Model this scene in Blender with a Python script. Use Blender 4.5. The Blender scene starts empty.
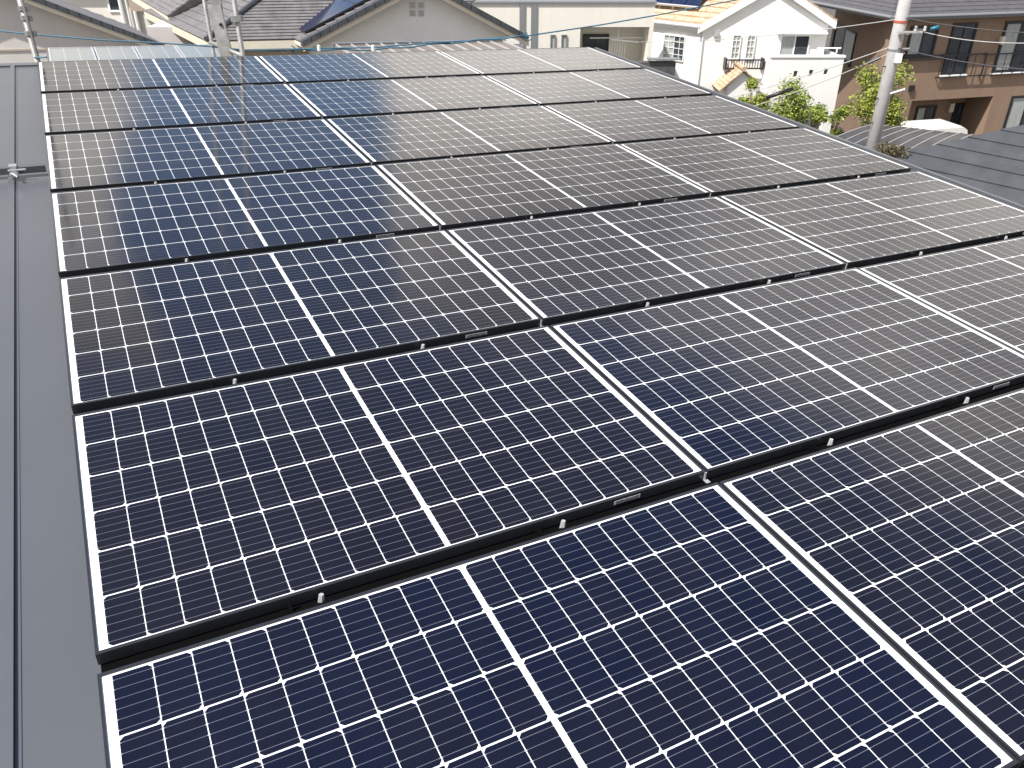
import bpy, math, random
from mathutils import Vector, Matrix
random.seed(7)
S = bpy.context.scene
COL = S.collection
R = math.radians

# ------------------------------------------------------------------ camera
F = 812.97
PX, PY, PITCH = 512.0, 384.0, R(30.759)
CAM = Vector((0, 0, 9.8))
cam = bpy.data.cameras.new('camera'); cam_o = bpy.data.objects.new('camera', cam); COL.objects.link(cam_o)
cam.sensor_fit = 'HORIZONTAL'; cam.sensor_width = 36; cam.lens = F * 36 / 1024
cam.clip_start = 0.05; cam.clip_end = 1500
cam_o.location = CAM; cam_o.rotation_euler = (R(90) - PITCH, 0, 0)
S.camera = cam_o

# ------------------------------------------------------------------ light
SUN_EL, SUN_AZ = R(56), R(-128)          # azimuth clockwise from +Y
to_sun = Vector((math.sin(SUN_AZ) * math.cos(SUN_EL), math.cos(SUN_AZ) * math.cos(SUN_EL), math.sin(SUN_EL)))
w = bpy.data.worlds.new('World'); S.world = w; w.use_nodes = True
nt = w.node_tree; nt.nodes.clear()
def wn(t, **k):
    n = nt.nodes.new(t)
    for a, b in k.items(): setattr(n, a, b)
    return n
sky = wn('ShaderNodeTexSky', sky_type='NISHITA', sun_disc=False)
sky.sun_elevation = SUN_EL; sky.sun_rotation = SUN_AZ; sky.air_density = 1.0; sky.dust_density = 1.5
tc = wn('ShaderNodeTexCoord')
noi = wn('ShaderNodeTexNoise'); noi.inputs['Scale'].default_value = 1.9; noi.inputs['Detail'].default_value = 5
mp = wn('ShaderNodeMapping'); mp.inputs['Scale'].default_value = (1, 1, 2.0)
nt.links.new(tc.outputs['Generated'], mp.inputs['Vector']); nt.links.new(mp.outputs[0], noi.inputs['Vector'])
# the break in the cloud where blue sky shows
dot = wn('ShaderNodeVectorMath', operation='DOT_PRODUCT'); g = Vector((-0.245, 0.92, 0.36 * 0.55)).normalized()
nrm = wn('ShaderNodeVectorMath', operation='NORMALIZE'); nt.links.new(tc.outputs['Generated'], nrm.inputs[0])
sq = wn('ShaderNodeVectorMath', operation='MULTIPLY'); nt.links.new(nrm.outputs[0], sq.inputs[0]); sq.inputs[1].default_value = (1, 1, 0.55)
nr2 = wn('ShaderNodeVectorMath', operation='NORMALIZE'); nt.links.new(sq.outputs[0], nr2.inputs[0])
nt.links.new(nr2.outputs[0], dot.inputs[0]); dot.inputs[1].default_value = g
gap = wn('ShaderNodeMapRange', interpolation_type='SMOOTHSTEP'); nt.links.new(dot.outputs['Value'], gap.inputs[0])
gap.inputs[1].default_value = 0.981; gap.inputs[2].default_value = 0.996; gap.inputs[3].default_value = 0.22; gap.inputs[4].default_value = -0.26
ad = wn('ShaderNodeMath', operation='ADD'); nt.links.new(noi.outputs['Fac'], ad.inputs[0]); nt.links.new(gap.outputs[0], ad.inputs[1])
sep = wn('ShaderNodeSeparateXYZ'); nt.links.new(nrm.outputs[0], sep.inputs[0])
hi = wn('ShaderNodeMapRange', interpolation_type='SMOOTHSTEP'); nt.links.new(sep.outputs['Z'], hi.inputs[0])
hi.inputs[1].default_value = 0.32; hi.inputs[2].default_value = 0.72; hi.inputs[3].default_value = 0.0; hi.inputs[4].default_value = -0.48
ad2 = wn('ShaderNodeMath', operation='ADD'); nt.links.new(ad.outputs[0], ad2.inputs[0]); nt.links.new(hi.outputs[0], ad2.inputs[1]); ad = ad2
cr = wn('ShaderNodeMapRange', interpolation_type='SMOOTHSTEP'); nt.links.new(ad.outputs[0], cr.inputs[0])
cr.inputs[1].default_value = 0.42; cr.inputs[2].default_value = 0.68
mx = wn('ShaderNodeMix', data_type='RGBA'); nt.links.new(cr.outputs[0], mx.inputs['Factor'])
nt.links.new(sky.outputs[0], mx.inputs['A']); cn2 = wn('ShaderNodeTexNoise'); cn2.inputs['Scale'].default_value = 3.1; cn2.inputs['Detail'].default_value = 6; nt.links.new(mp.outputs[0], cn2.inputs['Vector'])
cr2 = wn('ShaderNodeMapRange'); nt.links.new(cn2.outputs['Fac'], cr2.inputs[0]); cr2.inputs[1].default_value = 0.36; cr2.inputs[2].default_value = 0.64
cm = wn('ShaderNodeMix', data_type='RGBA'); nt.links.new(cr2.outputs[0], cm.inputs['Factor']); cm.inputs['A'].default_value = (4.3, 4.05, 3.75, 1); cm.inputs['B'].default_value = (9.6, 9.0, 8.1, 1)
nt.links.new(cm.outputs['Result'], mx.inputs['B'])
bg = wn('ShaderNodeBackground'); bg.inputs['Strength'].default_value = 0.10
nt.links.new(mx.outputs['Result'], bg.inputs['Color'])
wo = wn('ShaderNodeOutputWorld'); nt.links.new(bg.outputs[0], wo.inputs['Surface'])
sl = bpy.data.lights.new('sun', 'SUN'); sl.energy = 4.2; sl.angle = R(0.53); sl.color = (1.0, 0.955, 0.89)
so = bpy.data.objects.new('sun', sl); COL.objects.link(so); so.location = (0, 0, 60)
so.rotation_euler = (-to_sun).to_track_quat('-Z', 'Y').to_euler()
S.view_settings.view_transform = 'Standard'; S.view_settings.look = 'None'
S.view_settings.exposure = 0.85; S.view_settings.gamma = 1.0

# ------------------------------------------------------------------ surveying helpers
cP, sP = math.cos(PITCH), math.sin(PITCH)
def ray(x, y):
    a = (x - PX) / F; b = (y - PY) / F
    return Vector((a, cP - b * sP, -sP - b * cP))
def at_d(x, y, d): r = ray(x, y); return CAM + r * (d / r.y)
def at_z(x, y, z): r = ray(x, y); return CAM + r * ((z - CAM.z) / r.z)
# plane of the solar array: u right, v up the slope, w out of the roof
RW = Matrix(((0.890090, -0.451291, 0.063846), (0.453594, 0.890796, -0.027125), (-0.044632, 0.053104, 0.997591)))
RO = Vector((-3.89611, 7.08896, 8.66071))
RM = Matrix.Translation(RO) @ RW.to_4x4()
def pl(u, v, w=0.0): return RO + RW @ Vector((u, v, w))
def on_pl(x, y, w):
    ri = RW.transposed(); r = ri @ ray(x, y); c = ri @ (CAM - RO)
    return c + r * ((w - c.z) / r.z)

# ------------------------------------------------------------------ materials
def mat(name, col, rough=0.6, metal=0.0, var=0.12, scale=6.0, bump=0.0, bscale=None, spec=0.5, col2=None, stretch=None, coat=0.0):
    m = bpy.data.materials.new(name); m.use_nodes = True
    n = m.node_tree.nodes; l = m.node_tree.links; b = n['Principled BSDF']
    t = n.new('ShaderNodeTexCoord'); mpn = n.new('ShaderNodeMapping'); no = n.new('ShaderNodeTexNoise')
    if stretch: mpn.inputs['Scale'].default_value = stretch
    no.inputs['Scale'].default_value = scale; no.inputs['Detail'].default_value = 6; no.inputs['Roughness'].default_value = 0.6
    l.new(t.outputs['Object'], mpn.inputs[0]); l.new(mpn.outputs[0], no.inputs['Vector'])
    mr = n.new('ShaderNodeMapRange'); mr.inputs[1].default_value = 0.3; mr.inputs[2].default_value = 0.7
    l.new(no.outputs['Fac'], mr.inputs[0])
    mi = n.new('ShaderNodeMix'); mi.data_type = 'RGBA'
    c2 = col2 or tuple(c * (1 + var) for c in col); c1 = tuple(c * (1 - var) for c in col) if not col2 else col
    mi.inputs['A'].default_value = (*c1, 1); mi.inputs['B'].default_value = (*c2, 1)
    l.new(mr.outputs[0], mi.inputs['Factor']); l.new(mi.outputs['Result'], b.inputs['Base Color'])
    b.inputs['Roughness'].default_value = rough; b.inputs['Metallic'].default_value = metal
    b.inputs['Specular IOR Level'].default_value = spec
    b.inputs['Coat Weight'].default_value = coat
    if bump:
        n2 = n.new('ShaderNodeTexNoise'); n2.inputs['Scale'].default_value = bscale or scale * 8; n2.inputs['Detail'].default_value = 4
        l.new(t.outputs['Object'], n2.inputs['Vector'])
        bp = n.new('ShaderNodeBump'); bp.inputs['Strength'].default_value = bump; bp.inputs['Distance'].default_value = 0.02
        l.new(n2.outputs['Fac'], bp.inputs['Height']); l.new(bp.outputs[0], b.inputs['Normal'])
    return m
M = {}
M['roofmetal'] = mat('painted_steel_roof', (0.098, 0.106, 0.118), 0.42, 0.25, 0.06, 1.3, 0.03, 30, stretch=(1.6, 0.5, 1))
M['roofseam'] = mat('painted_steel_seam', (0.20, 0.215, 0.225), 0.4, 0.25, 0.08, 3)
M['frame'] = mat('black_anodised_frame', (0.022, 0.024, 0.028), 0.24, 0.0, 0.1, 9)
M['dark'] = mat('black_bracket_gap_shade', (0.0022, 0.0022, 0.0024), 0.9, 0, 0.1, 9, spec=0.06)  # black clamp brackets; on the rails it paints the shade of the panel gaps
M['galv_dull'] = mat('grey_coated_angle', (0.09, 0.095, 0.10), 0.5, 0.2, 0.1, 9)
M['steel'] = mat('galvanised_steel', (0.42, 0.43, 0.44), 0.42, 0.7, 0.2, 14, 0.1)
M['scaf'] = mat('scaffold_steel', (0.25, 0.25, 0.245), 0.5, 0.3, 0.28, 9, 0.15)
M['label'] = mat('paper_label', (0.5, 0.5, 0.5), 0.6, 0, 0.05, 40)
M['ink'] = mat('label_ink', (0.03, 0.03, 0.03), 0.6, 0, 0.05, 40)
M['stucco_pink'] = mat('pale_render', (0.50, 0.475, 0.46), 0.9, 0, 0.06, 1.2, 0.15, 25, stretch=(2.2, 2.2, 0.35))
M['stucco_white'] = mat('white_render', (0.78, 0.775, 0.76), 0.9, 0, 0.04, 1.0, 0.12, 25, stretch=(2.2, 2.2, 0.35))
M['stucco_grey'] = mat('light_grey_render', (0.72, 0.72, 0.715), 0.9, 0, 0.05, 1.0, 0.12, 25)
M['stucco_cream'] = mat('cream_render', (0.66, 0.64, 0.58), 0.9, 0, 0.04, 1.0, 0.12, 25, stretch=(2.2, 2.2, 0.35))
M['stucco_brown'] = mat('brown_render', (0.245, 0.168, 0.118), 0.9, 0, 0.08, 1.4, 0.12, 25, stretch=(2.2, 2.2, 0.35))
M['stucco_tan'] = mat('dull_tan_render', (0.36, 0.30, 0.24), 0.9, 0, 0.08, 1.4, 0.12, 25)
M['fascia'] = mat('cream_fascia', (0.60, 0.56, 0.46), 0.6, 0, 0.06, 4)
M['whitepaint'] = mat('white_paint', (0.78, 0.79, 0.79), 0.45, 0, 0.04, 5)
M['tile'] = mat('grey_roof_tile', (0.135, 0.128, 0.130), 0.55, 0, 0.28, 3.2, 0.4, 18)
M['tiledark'] = mat('dark_barge_tile', (0.045, 0.05, 0.058), 0.45, 0, 0.3, 5, 0.3, 20)
M['slate'] = mat('dark_slate_roof', (0.052, 0.055, 0.062), 0.6, 0, 0.22, 2.4, 0.4, 40)
M['terra'] = mat('terracotta_tile', (0.36, 0.22, 0.13), 0.75, 0, 0.3, 5, 0.4, 14, col2=(0.55, 0.44, 0.32))
M['roofgrey'] = mat('grey_shingle', (0.075, 0.073, 0.078), 0.7, 0, 0.2, 4, 0.3, 30)
M['smoked'] = mat('smoked_panel', (0.055, 0.05, 0.048), 0.35, 0, 0.25, 1.5)
M['dullpanel'] = mat('sky_toned_glass', (0.19, 0.205, 0.20), 0.28, 0, 0.1, 2.0)  # pale grey puts the sky's reflection into the glass colour
M['brownrib'] = mat('brown_sheet_roof', (0.165, 0.14, 0.12), 0.5, 0, 0.14, 2.0)
M['alu'] = mat('aluminium', (0.55, 0.56, 0.57), 0.4, 0.5, 0.08, 8)
M['blackmetal'] = mat('black_metal', (0.02, 0.021, 0.026), 0.4, 0.2, 0.1, 8)
M['pane'] = mat('window_glass', (0.035, 0.045, 0.055), 0.06, 0, 0.5, 1.3, spec=0.8)
M['curtain'] = mat('curtained_glass', (0.36, 0.38, 0.37), 0.12, 0, 0.18, 3, stretch=(6, 6, 0.4), spec=0.8)
M['concrete'] = mat('pole_concrete', (0.42, 0.41, 0.41), 0.85, 0, 0.1, 5, 0.2, 60)
M['greyband'] = mat('grey_band', (0.17, 0.18, 0.19), 0.7, 0, 0.06, 5)
M['rope'] = mat('blue_line', (0.04, 0.12, 0.18), 0.6, 0, 0.25, 20)
M['wire'] = mat('pale_wire', (0.40, 0.40, 0.38), 0.6, 0, 0.1, 20)
M['wiredark'] = mat('dark_wire', (0.06, 0.06, 0.065), 0.6, 0, 0.1, 20)
M['red'] = mat('red_band', (0.42, 0.09, 0.06), 0.6, 0, 0.1, 20)
M['teal'] = mat('teal_lens', (0.02, 0.14, 0.19), 0.3, 0, 0.1, 20)
M['van'] = mat('white_car_paint', (0.74, 0.74, 0.70), 0.25, 0, 0.03, 2, coat=0.6)
M['rubber'] = mat('tyre_rubber', (0.02, 0.02, 0.02), 0.8, 0, 0.1, 10)
M['bark'] = mat('bark', (0.13, 0.09, 0.06), 0.9, 0, 0.3, 14, 0.4)
M['cellfar'] = mat('far_cells', (0.012, 0.018, 0.05), 0.12, 0, 0.3, 3, spec=0.6)
M['asphalt'] = mat('ground_asphalt', (0.075, 0.073, 0.07), 0.9, 0, 0.25, 0.6, 0.3, 30)
M['backsheet'] = mat('white_backsheet', (0.76, 0.775, 0.79), 0.10, 0, 0.02, 3)
M['leaf'] = mat('leaf_green', (0.16, 0.22, 0.03), 0.5, 0, 0.4, 2.2, col2=(0.36, 0.37, 0.06))
M['leafdark'] = mat('leaf_deep', (0.09, 0.15, 0.025), 0.5, 0, 0.4, 2.2, col2=(0.22, 0.28, 0.05))
M['moss'] = mat('dry_shrub', (0.10, 0.085, 0.045), 0.9, 0, 0.4, 20)
for k in ('leaf', 'leafdark'):
    M[k].node_tree.nodes['Principled BSDF'].inputs['Transmission Weight'].default_value = 0.0

def cell_material():
    m = bpy.data.materials.new('mono_half_cells'); m.use_nodes = True
    n = m.node_tree.nodes; l = m.node_tree.links; b = n['Principled BSDF']
    at = n.new('ShaderNodeAttribute'); at.attribute_name = 'tone'
    oi = n.new('ShaderNodeObjectInfo')
    mi = n.new('ShaderNodeMix'); mi.data_type = 'RGBA'
    mi.inputs['A'].default_value = (0.0036, 0.0050, 0.0160, 1); mi.inputs['B'].default_value = (0.0070, 0.0063, 0.0100, 1)
    a1 = n.new('ShaderNodeMath'); a1.operation = 'MULTIPLY'; a1.inputs[1].default_value = 0.32
    a2 = n.new('ShaderNodeMath'); a2.operation = 'MULTIPLY'; a2.inputs[1].default_value = 0.75
    a3 = n.new('ShaderNodeMath'); a3.operation = 'ADD'
    l.new(at.outputs['Fac'], a1.inputs[0]); l.new(oi.outputs['Random'], a2.inputs[0]); l.new(a1.outputs[0], a3.inputs[0]); l.new(a2.outputs[0], a3.inputs[1])
    l.new(a3.outputs[0], mi.inputs['Factor'])
    uv = n.new('ShaderNodeUVMap'); uv.uv_map = 'cell'
    sp = n.new('ShaderNodeSeparateXYZ'); l.new(uv.outputs[0], sp.inputs[0])
    def mth(op, a, v=None, v2=None):
        q = n.new('ShaderNodeMath'); q.operation = op
        if hasattr(a, 'links'): l.new(a, q.inputs[0])
        else: q.inputs[0].default_value = a
        if v is not None:
            if hasattr(v, 'links'): l.new(v, q.inputs[1])
            else: q.inputs[1].default_value = v
        return q.outputs[0]
    fr = mth('FRACT', mth('MULTIPLY', sp.outputs['Y'], 6.0))
    dd = mth('ABSOLUTE', mth('SUBTRACT', fr, 0.5))
    thin = mth('LESS_THAN', dd, 0.019)
    ex = mth('ABSOLUTE', mth('SUBTRACT', sp.outputs['X'], 0.5))
    dots = mth('MULTIPLY', mth('GREATER_THAN', ex, 0.465), mth('LESS_THAN', dd, 0.048))
    # solder pads along the line
    pad = mth('MULTIPLY', mth('LESS_THAN', mth('ABSOLUTE', mth('SUBTRACT', mth('FRACT', mth('MULTIPLY', sp.outputs['X'], 6.0)), 0.5)), 0.10), mth('LESS_THAN', dd, 0.03))
    mask = mth('MAXIMUM', mth('MAXIMUM', mth('MULTIPLY', thin, 0.6), dots), mth('MULTIPLY', pad, 0.0))
    m2 = n.new('ShaderNodeMix'); m2.data_type = 'RGBA'; l.new(mask, m2.inputs['Factor'])
    l.new(mi.outputs['Result'], m2.inputs['A']); m2.inputs['B'].default_value = (0.22, 0.24, 0.28, 1)
    # light dust film
    t = n.new('ShaderNodeTexCoord'); no = n.new('ShaderNodeTexNoise'); no.inputs['Scale'].default_value = 5; no.inputs['Detail'].default_value = 7
    ge = n.new('ShaderNodeNewGeometry'); l.new(ge.outputs['Position'], no.inputs['Vector'])
    mr = n.new('ShaderNodeMapRange'); mr.inputs[1].default_value = 0.35; mr.inputs[2].default_value = 0.8; mr.inputs[3].default_value = 0.0; mr.inputs[4].default_value = 0.010
    l.new(no.outputs['Fac'], mr.inputs[0])
    m3 = n.new('ShaderNodeMix'); m3.data_type = 'RGBA'; l.new(mr.outputs[0], m3.inputs['Factor'])
    l.new(m2.outputs['Result'], m3.inputs['A']); m3.inputs['B'].default_value = (0.3, 0.29, 0.27, 1)
    l.new(m3.outputs['Result'], b.inputs['Base Color'])
    rr = n.new('ShaderNodeMapRange'); rr.inputs[1].default_value = 0.3; rr.inputs[2].default_value = 0.75; rr.inputs[3].default_value = 0.06; rr.inputs[4].default_value = 0.15
    l.new(no.outputs['Fac'], rr.inputs[0]); l.new(rr.outputs[0], b.inputs['Roughness'])
    b.inputs['IOR'].default_value = 1.42
    return m
M['cells'] = cell_material()

# ------------------------------------------------------------------ mesh helpers
class MB:
    def __init__(s): s.v = []; s.f = []; s.mi = []
    def poly(s, pts, mi=0):
        b = len(s.v); s.v += [Vector(p) for p in pts]; s.f.append(list(range(b, b + len(pts)))); s.mi.append(mi); return s
    def hexa(s, p, mi=0):       # p: 4 bottom (ccw) + 4 top
        b = len(s.v); s.v += [Vector(q) for q in p]
        for f in ((0, 3, 2, 1), (4, 5, 6, 7), (0, 1, 5, 4), (1, 2, 6, 5), (2, 3, 7, 6), (3, 0, 4, 7)):
            s.f.append([b + i for i in f]); s.mi.append(mi)
        return s
    def box(s, x0, x1, y0, y1, z0, z1, fn=None, mi=0):
        P = [(x0, y0, z0), (x1, y0, z0), (x1, y1, z0), (x0, y1, z0), (x0, y0, z1), (x1, y0, z1), (x1, y1, z1), (x0, y1, z1)]
        if fn: P = [fn(*q) for q in P]
        return s.hexa(P, mi)
    def prism(s, pts, vec, mi=0):
        pts = [Vector(p) for p in pts]; vec = Vector(vec); n = len(pts); b = len(s.v)
        s.v += pts + [p + vec for p in pts]
        s.f.append([b + i for i in reversed(range(n))]); s.f.append([b + n + i for i in range(n)]); s.mi += [mi, mi]
        for i in range(n):
            j = (i + 1) % n; s.f.append([b + i, b + j, b + n + j, b + n + i]); s.mi.append(mi)
        return s
    def tube(s, pts, r, seg=8, mi=0, taper=1.0):
        pts = [Vector(p) for p in pts]; n = len(pts); b = len(s.v)
        for i, p in enumerate(pts):
            t = (pts[min(i + 1, n - 1)] - pts[max(i - 1, 0)]).normalized()
            a = Vector((0, 0, 1)) if abs(t.z) < 0.9 else Vector((1, 0, 0))
            e1 = t.cross(a).normalized(); e2 = t.cross(e1)
            rr = r * (1 + (taper - 1) * i / max(1, n - 1))
            for k in range(seg):
                q = 2 * math.pi * k / seg; s.v.append(p + (e1 * math.cos(q) + e2 * math.sin(q)) * rr)
        for i in range(n - 1):
            for k in range(seg):
                j = (k + 1) % seg
                s.f.append([b + i * seg + k, b + i * seg + j, b + (i + 1) * seg + j, b + (i + 1) * seg + k]); s.mi.append(mi)
        s.f.append([b + k for k in reversed(range(seg))]); s.f.append([b + (n - 1) * seg + k for k in range(seg)]); s.mi += [mi, mi]
        return s
    def build(s, name, m, parent=None, smooth=False, matrix=None):
        me = bpy.data.meshes.new(name); o = bpy.data.objects.new(name, me); COL.objects.link(o)
        off = Vector((0, 0, 0))
        if parent is not None:
            o.parent = parent
            if matrix is None:
                q = parent
                while q is not None: off += q.location; q = q.parent
        me.from_pydata([tuple(v - off) for v in s.v], [], s.f)
        for mm in (m if isinstance(m, (list, tuple)) else [m]): me.materials.append(mm)
        for i, p in enumerate(me.polygons): p.material_index = s.mi[i]; p.use_smooth = smooth
        import bmesh
        bm = bmesh.new(); bm.from_mesh(me); bmesh.ops.recalc_face_normals(bm, faces=bm.faces); bm.to_mesh(me); bm.free()
        return o
def tag(o, label=None, cat=None, group=None, kind=None):
    if label: o['label'] = label
    if cat: o['category'] = cat
    if group: o['group'] = group
    if kind: o['kind'] = kind
    return o
def empty(name, loc, label, cat, group=None):
    o = bpy.data.objects.new(name, None); COL.objects.link(o); o.location = loc; o.empty_display_size = 0.2
    return tag(o, label, cat, group)
def mid(a, b, t): return Vector(a).lerp(Vector(b), t)

def courses(mb, e0, e1, r0, r1, n, h=0.035, mi=0):
    """roof slope laid in n overlapping courses between eave e0-e1 and ridge r0-r1"""
    e0, e1, r0, r1 = map(Vector, (e0, e1, r0, r1))
    nn = (e1 - e0).cross((r0 - e0) if (r0 - e0).length > 0.01 else (r1 - e0)).normalized()
    if nn.z < 0: nn = -nn
    for k in range(n):
        a0, a1 = e0.lerp(r0, k / n), e1.lerp(r1, k / n); b0, b1 = e0.lerp(r0, (k + 1) / n), e1.lerp(r1, (k + 1) / n)
        t = nn * h; c = nn * 0.002
        mb.hexa([a0 - t, a1 - t, b1 - t, b0 - t, a0 + t, a1 + t, b1 + c, b0 + c], mi)
    return mb

class Facade:
    """vertical wall plane through p with horizontal direction d (points right); n points to the viewer"""
    def __init__(s, p, d):
        s.p = Vector((p[0], p[1], 0)); s.d = Vector((d[0], d[1], 0)).normalized(); s.n = Vector((s.d.y, -s.d.x, 0))
    def hit(s, x, y):
        r = ray(x, y); t = (s.p - CAM).dot(s.n) / r.dot(s.n); q = CAM + r * t
        return (q - s.p).dot(s.d), q.z
    def P(s, a, z, o=0.0): return s.p + s.d * a + s.n * o + Vector((0, 0, z))
    def fn(s): return lambda a, o, z: s.P(a, z, o)
    def box(s, mb, a0, a1, z0, z1, o0, o1, mi=0): return mb.box(a0, a1, o0, o1, z0, z1, s.fn(), mi)
    def wall(s, mb, a0, a1, z0, z1, holes=(), th=0.2):
        xs = sorted({a0, a1, *[h[0] for h in holes], *[h[1] for h in holes]}); zs = sorted({z0, z1, *[h[2] for h in holes], *[h[3] for h in holes]})
        xs = [x for x in xs if a0 <= x <= a1]; zs = [z for z in zs if z0 <= z <= z1]
        for i in range(len(xs) - 1):
            for j in range(len(zs) - 1):
                cx, cz = (xs[i] + xs[i + 1]) / 2, (zs[j] + zs[j + 1]) / 2
                if any(h[0] < cx < h[1] and h[2] < cz < h[3] for h in holes): continue
                s.box(mb, xs[i], xs[i + 1], zs[j], zs[j + 1], -th, 0)
        return mb
    def rect(s, TL, TR, BL):
        a0, z1 = s.hit(*TL); a1, _ = s.hit(*TR); _, z0 = s.hit(*BL); return a0, a1, z0, z1
    def window(s, parent, TL, TR, BL, fm, pm='pane', bars=(1, 0), fw=0.05, pm2=None, sill=None, o=0.0, name='window'):
        a0, a1, z0, z1 = s.rect(TL, TR, BL)
        f = MB(); s.box(f, a0, a0 + fw, z0, z1, o - .03, o + .06); s.box(f, a1 - fw, a1, z0, z1, o - .03, o + .06)
        s.box(f, a0 + fw, a1 - fw, z1 - fw, z1, o - .03, o + .06); s.box(f, a0 + fw, a1 - fw, z0, z0 + fw, o - .03, o + .06)
        nv, nh = bars
        for k in range(nv):
            c = a0 + (a1 - a0) * (k + 1) / (nv + 1); s.box(f, c - fw * .35, c + fw * .35, z0 + fw, z1 - fw, o + .0, o + .045)
        for k in range(nh):
            c = z0 + (z1 - z0) * (k + 1) / (nh + 1); s.box(f, a0 + fw, a1 - fw, c - fw * .3, c + fw * .3, o + .005, o + .04)
        w = f.build(name, M[fm], parent)
        am = (a0 + a1) / 2
        if pm2:
            s.box(MB(), 0, 0, 0, 0, 0, 0)
            s.box(q := MB(), a0 + fw * .9, am, z0 + fw * .9, z1 - fw * .9, o - .02, o + .012); q.build('pane', M[pm], w)
            s.box(q := MB(), am + .001, a1 - fw * .9, z0 + fw * .9, z1 - fw * .9, o - .02, o + .018); q.build('pane', M[pm2], w)
        else:
            s.box(q := MB(), a0 + fw * .9, a1 - fw * .9, z0 + fw * .9, z1 - fw * .9, o - .02, o + .012); q.build('pane', M[pm], w)
        if sill:
            s.box(q := MB(), a0 - .04, a1 + .04, z0 - .07, z0 - .002, o - .02, o + .14); q.build('sill', M[sill], w)
        return w

# ------------------------------------------------------------------ ground
gm = MB(); gm.poly([(-600, -600, 0), (600, -600, 0), (600, 900, 0), (-600, 900, 0)])
tag(gm.build('ground', M['asphalt']), kind='structure')

# ------------------------------------------------------------------ our own building
U0, U1, V0, V1 = -1.6, 5.66, -10.6, 0.42
b0 = empty('rooftop_building', (2, 2, 0), 'grey standing seam metal roof under the whole solar array, with a plain walled building below', 'building')
RW0 = -0.12
fnp = lambda u, v, w: pl(u, v, w)
m = MB(); m.box(U0, U1, V0, V1, RW0 - 0.06, RW0, fnp); roof = m.build('roof_sheet', M['roofmetal'], b0)
m = MB()
for us in (-1.07, -0.205, 0.68, 1.545, 2.41, 3.275, 4.14, 5.005):
    m.box(us - .016, us + .016, V0, V1 - .002, RW0 + .0005, RW0 + .013, fnp)
    m.box(us + .0165, us + .030, V0, V1 - .004, RW0 + .0005, RW0 + .002, fnp)
m.build('roof_seam', M['roofmetal'], roof)
# ridge cap and verge flashing
m = MB(); m.box(U0, U1 + .02, V1, V1 + .10, RW0 - .07, RW0 + .012, fnp); m.build('ridge_cap', M['roofmetal'], b0)
m = MB(); m.box(U1, U1 + .035, V0, V1 - .001, RW0 - .16, RW0 + .03, fnp); m.box(U1 + .036, U1 + .085, V0, V1 - .001, RW0 - .16, RW0 + .015, fnp)
m.build('verge_flashing', M['roofmetal'], b0)
# walls under the roof
cs = [pl(U0 + .3, V0 + .3, RW0 - .3), pl(U1 - .2, V0 + .3, RW0 - .3), pl(U1 - .2, V1 - .25, RW0 - .3), pl(U0 + .3, V1 - .25, RW0 - .3)]
m = MB(); m.hexa([Vector((c.x, c.y, 0)) for c in cs] + cs); m.build('wall', M['stucco_cream'], b0)
# snow guard across the sheet left of the array
sg = MB(); vg = on_pl(20, 173, RW0 + .03).y
sg.box(-1.55, -0.02, vg - .004, vg + .004, RW0 + .026, RW0 + .064, fnp); sg.box(-1.55, -0.02, vg + .0045, vg + .045, RW0 + .056, RW0 + .064, fnp)
sgo = sg.build('snow_guard', M['galv_dull'], b0)
c = MB(); c.box(-.205, -.165, vg - .012, vg + .04, RW0 + .0645, RW0 + .074, fnp); c.box(-.208, -.162, vg - .06, vg - .006, RW0 + .026, RW0 + .040, fnp)
c.box(-.20, -.17, vg - .018, vg - .0055, RW0 + .04, RW0 + .0645, fnp)
c.tube([pl(-.21, vg - .045, RW0 + .062), pl(-.12, vg - .045, RW0 + .062)], .007, 6); c.tube([pl(-.19, vg - .075, RW0 + .055), pl(-.165, vg - .10, RW0 + .04)], .008, 6)
c.build('clamp', M['steel'], sgo)

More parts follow.
